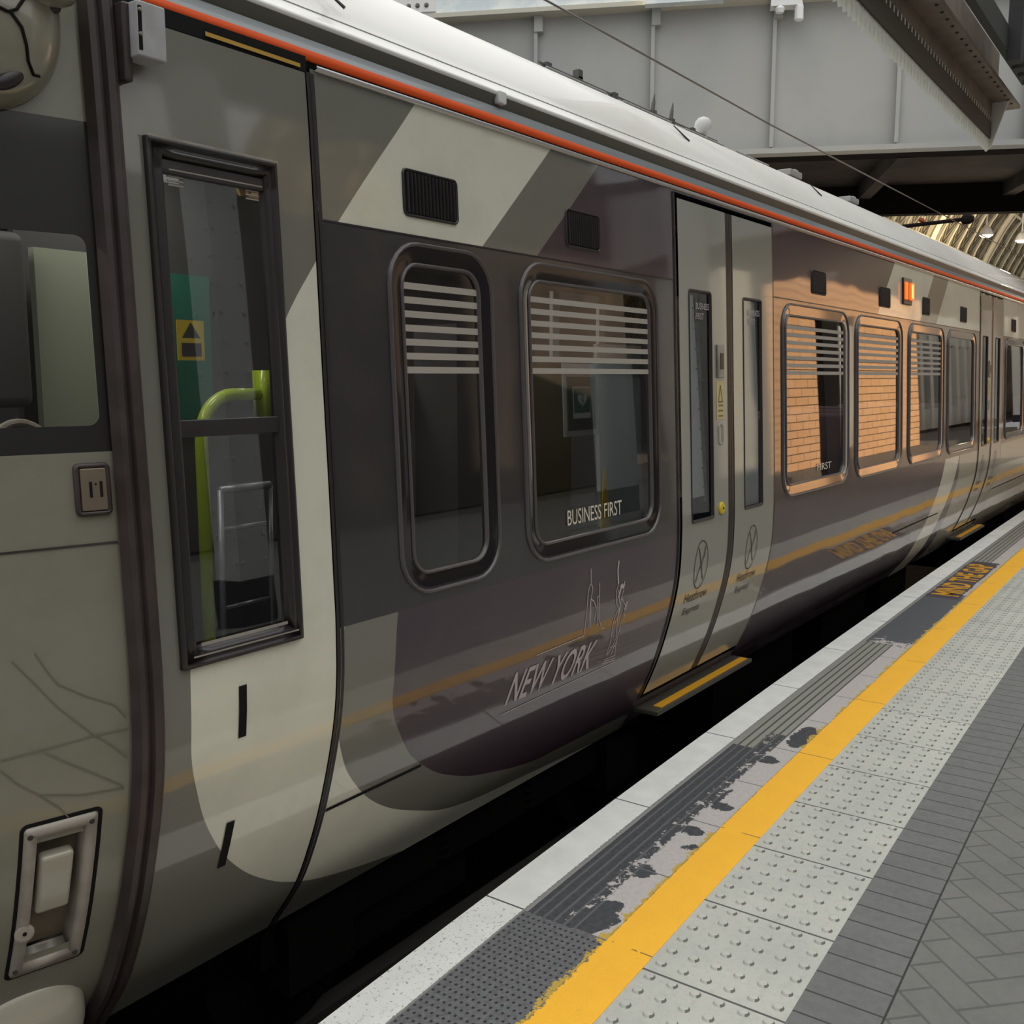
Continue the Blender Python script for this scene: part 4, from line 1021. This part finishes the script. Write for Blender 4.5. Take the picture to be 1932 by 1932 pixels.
MB().box((52, -8.0, 2.6), (26, .3, 5.2)).build('arcade_wall', M['navy'], ar); MB().box((52, -7.7, .5), (26, .3, 1.0)).build('arcade_plinth', M['kiosk'], ar)
MB().box((52, -7.75, 4.6), (26, .3, 1.4)).build('arcade_frieze', M['kiosk'], ar)
for k in range(15): MB().box((39.8+1.75*k, -7.65, 2.4), (.55, .3, 4.8)).build('pilaster', M['columnw'], ar)
# ------------------------------------------------------------------ arched train shed far behind the bridge
SHD = thing('train_shed_roof', 'cream ribbed arched glass station roof seen under the bridge', 'roof')
YC, RA, ZS = -7., 22., 3.6
def arc(x, a, r=RA): return (x, YC+r*cos(a), ZS+r*.8*sin(a))
m, nt, N, L, b = newmat('shed_lattice'); s = SH(nt)
uv = N.new('ShaderNodeUVMap'); uv.uv_map = 'UVMap'; se = N.new('ShaderNodeSeparateXYZ'); L.new(uv.outputs[0], se.inputs[0]); U, V = se.outputs[0], se.outputs[1]
fu = s.m('SUBTRACT', s.m('FRACT', U), .5); fv = s.m('FRACT', V)
leaf = s.lt(s.m('ABSOLUTE', fu), s.m('MULTIPLY', s.m('SINE', s.m('MULTIPLY', fv, pi)), .20))
fan = s.lt(s.m('ABSOLUTE', s.m('SUBTRACT', s.m('FRACT', s.m('MULTIPLY', s.m('ADD', fv, s.m('MULTIPLY', s.m('ABSOLUTE', fu), 1.6)), 3.)), .5)), .14)
cc = s.mix(s.m('MAXIMUM', leaf, s.mul(fan, s.gt(s.m('ABSOLUTE', fu), .17))), (.10, .083, .045), (.50, .43, .28))
L.new(cc, b.inputs['Base Color']); b.inputs['Roughness'].default_value = .8
mb = MB(); uvs = []; na = 30
xs_ = [26+2.*i for i in range(33)]
for x in xs_:
    for j in range(na+1):
        a = pi*.98*j/na; mb.v.append(arc(x, a, RA+.35)); uvs.append(((x-26)/2.2, a*RA/2.1))
for i in range(len(xs_)-1):
    for j in range(na): q = i*(na+1)+j; mb.f.append((q, q+1, q+na+2, q+na+1))
mb.build('roof_lattice', m, SHD, uvs=uvs)
for i in range(29):
    x = 26+2.2*i; main = i % 6 == 2
    for off in ((0, .35) if main else (0,)):
        mb = MB(); rr = .12 if main else .06
        mb.tube([arc(x+off, pi*.75*j/22, RA-(.2 if main else 0)) for j in range(23)], rr, 6); mb.build('rib', M['rib'], SHD)
for a in (.12, .30, .48, .66, .9, 1.2):
    mb = MB(); mb.tube([arc(26, a, RA-.1), arc(90, a, RA-.1)], .09, 6); mb.build('purlin', M['rib'], SHD)
MB().box((58, YC+RA-.2, 1.2), (64, .5, 5.0)).build('side_wall', M['bridgedark'], SHD)
MB().box((58, YC-RA-.2, 2.2), (64, .5, 7.0)).build('side_wall', M['bridgedark'], SHD)
mb = MB(); mb.add([(90.2, YC+(RA+.3)*cos(pi*k/24), ZS+.8*(RA+.3)*sin(pi*k/24)) for k in range(25)]+[(90.2, YC-RA, -1), (90.2, YC+RA, -1)], [tuple(range(27))]); mb.build('end_screen', M['gable'], SHD)
# white pendant lamps of the shed, seen and added
def lamp(x, y, z, label, e=900):
    t = thing('station_lamp', label, 'lamp', None, (x, y, z))
    m_ = MB(); m_.lathe((0, 0, 0), [(.28, 0), (.34, .05), (.22, .35), (.08, .5)], 14); m_.build('lamp_shade', M['white'], t, smooth=True)
    m_ = MB(); m_.lathe((0, 0, -.06), [(.2, 0), (.26, .06)], 14); m_.build('lamp_bulb', mat('lamp_glow', (1, 1, 1), .5, emit=(1, .9, .75), es=1.2) if 'lamp_glow' not in bpy.data.materials else bpy.data.materials['lamp_glow'], t)
    m_ = MB(); m_.tube([(0, 0, .5), (0, 0, 2.2)], .04, 6); m_.build('lamp_rod', M['white'], t)
    ld = bpy.data.lights.new('lamp_light', 'POINT'); ld.energy = e; ld.color = (1, .84, .60); ld.shadow_soft_size = .3
    lo = bpy.data.objects.new('lamp_light', ld); COL.objects.link(lo); lo.parent = t; lo.location = (0, 0, -.4)
lamp(42.6, 10.4, 8.0, 'leftmost white pendant lamp of the train shed, just under the bridge', 420)
lamp(56, 11.0, 8.6, 'white pendant lamp in the middle of the train shed view', 420)
lamp(61, 10.2, 8.8, 'white pendant lamp of the train shed at the right border', 420)
lamp(50, -2.5, 9.0, 'added unseen pendant lamp over the far platform of the shed, lighting the arcade', 1100)  # unseen lamp added to brighten the arcade
lamp(34, 5.0, 10.5, 'added unseen pendant lamp high in the shed, lighting the vault', 420)  # unseen lamp added to light the inside of the vault
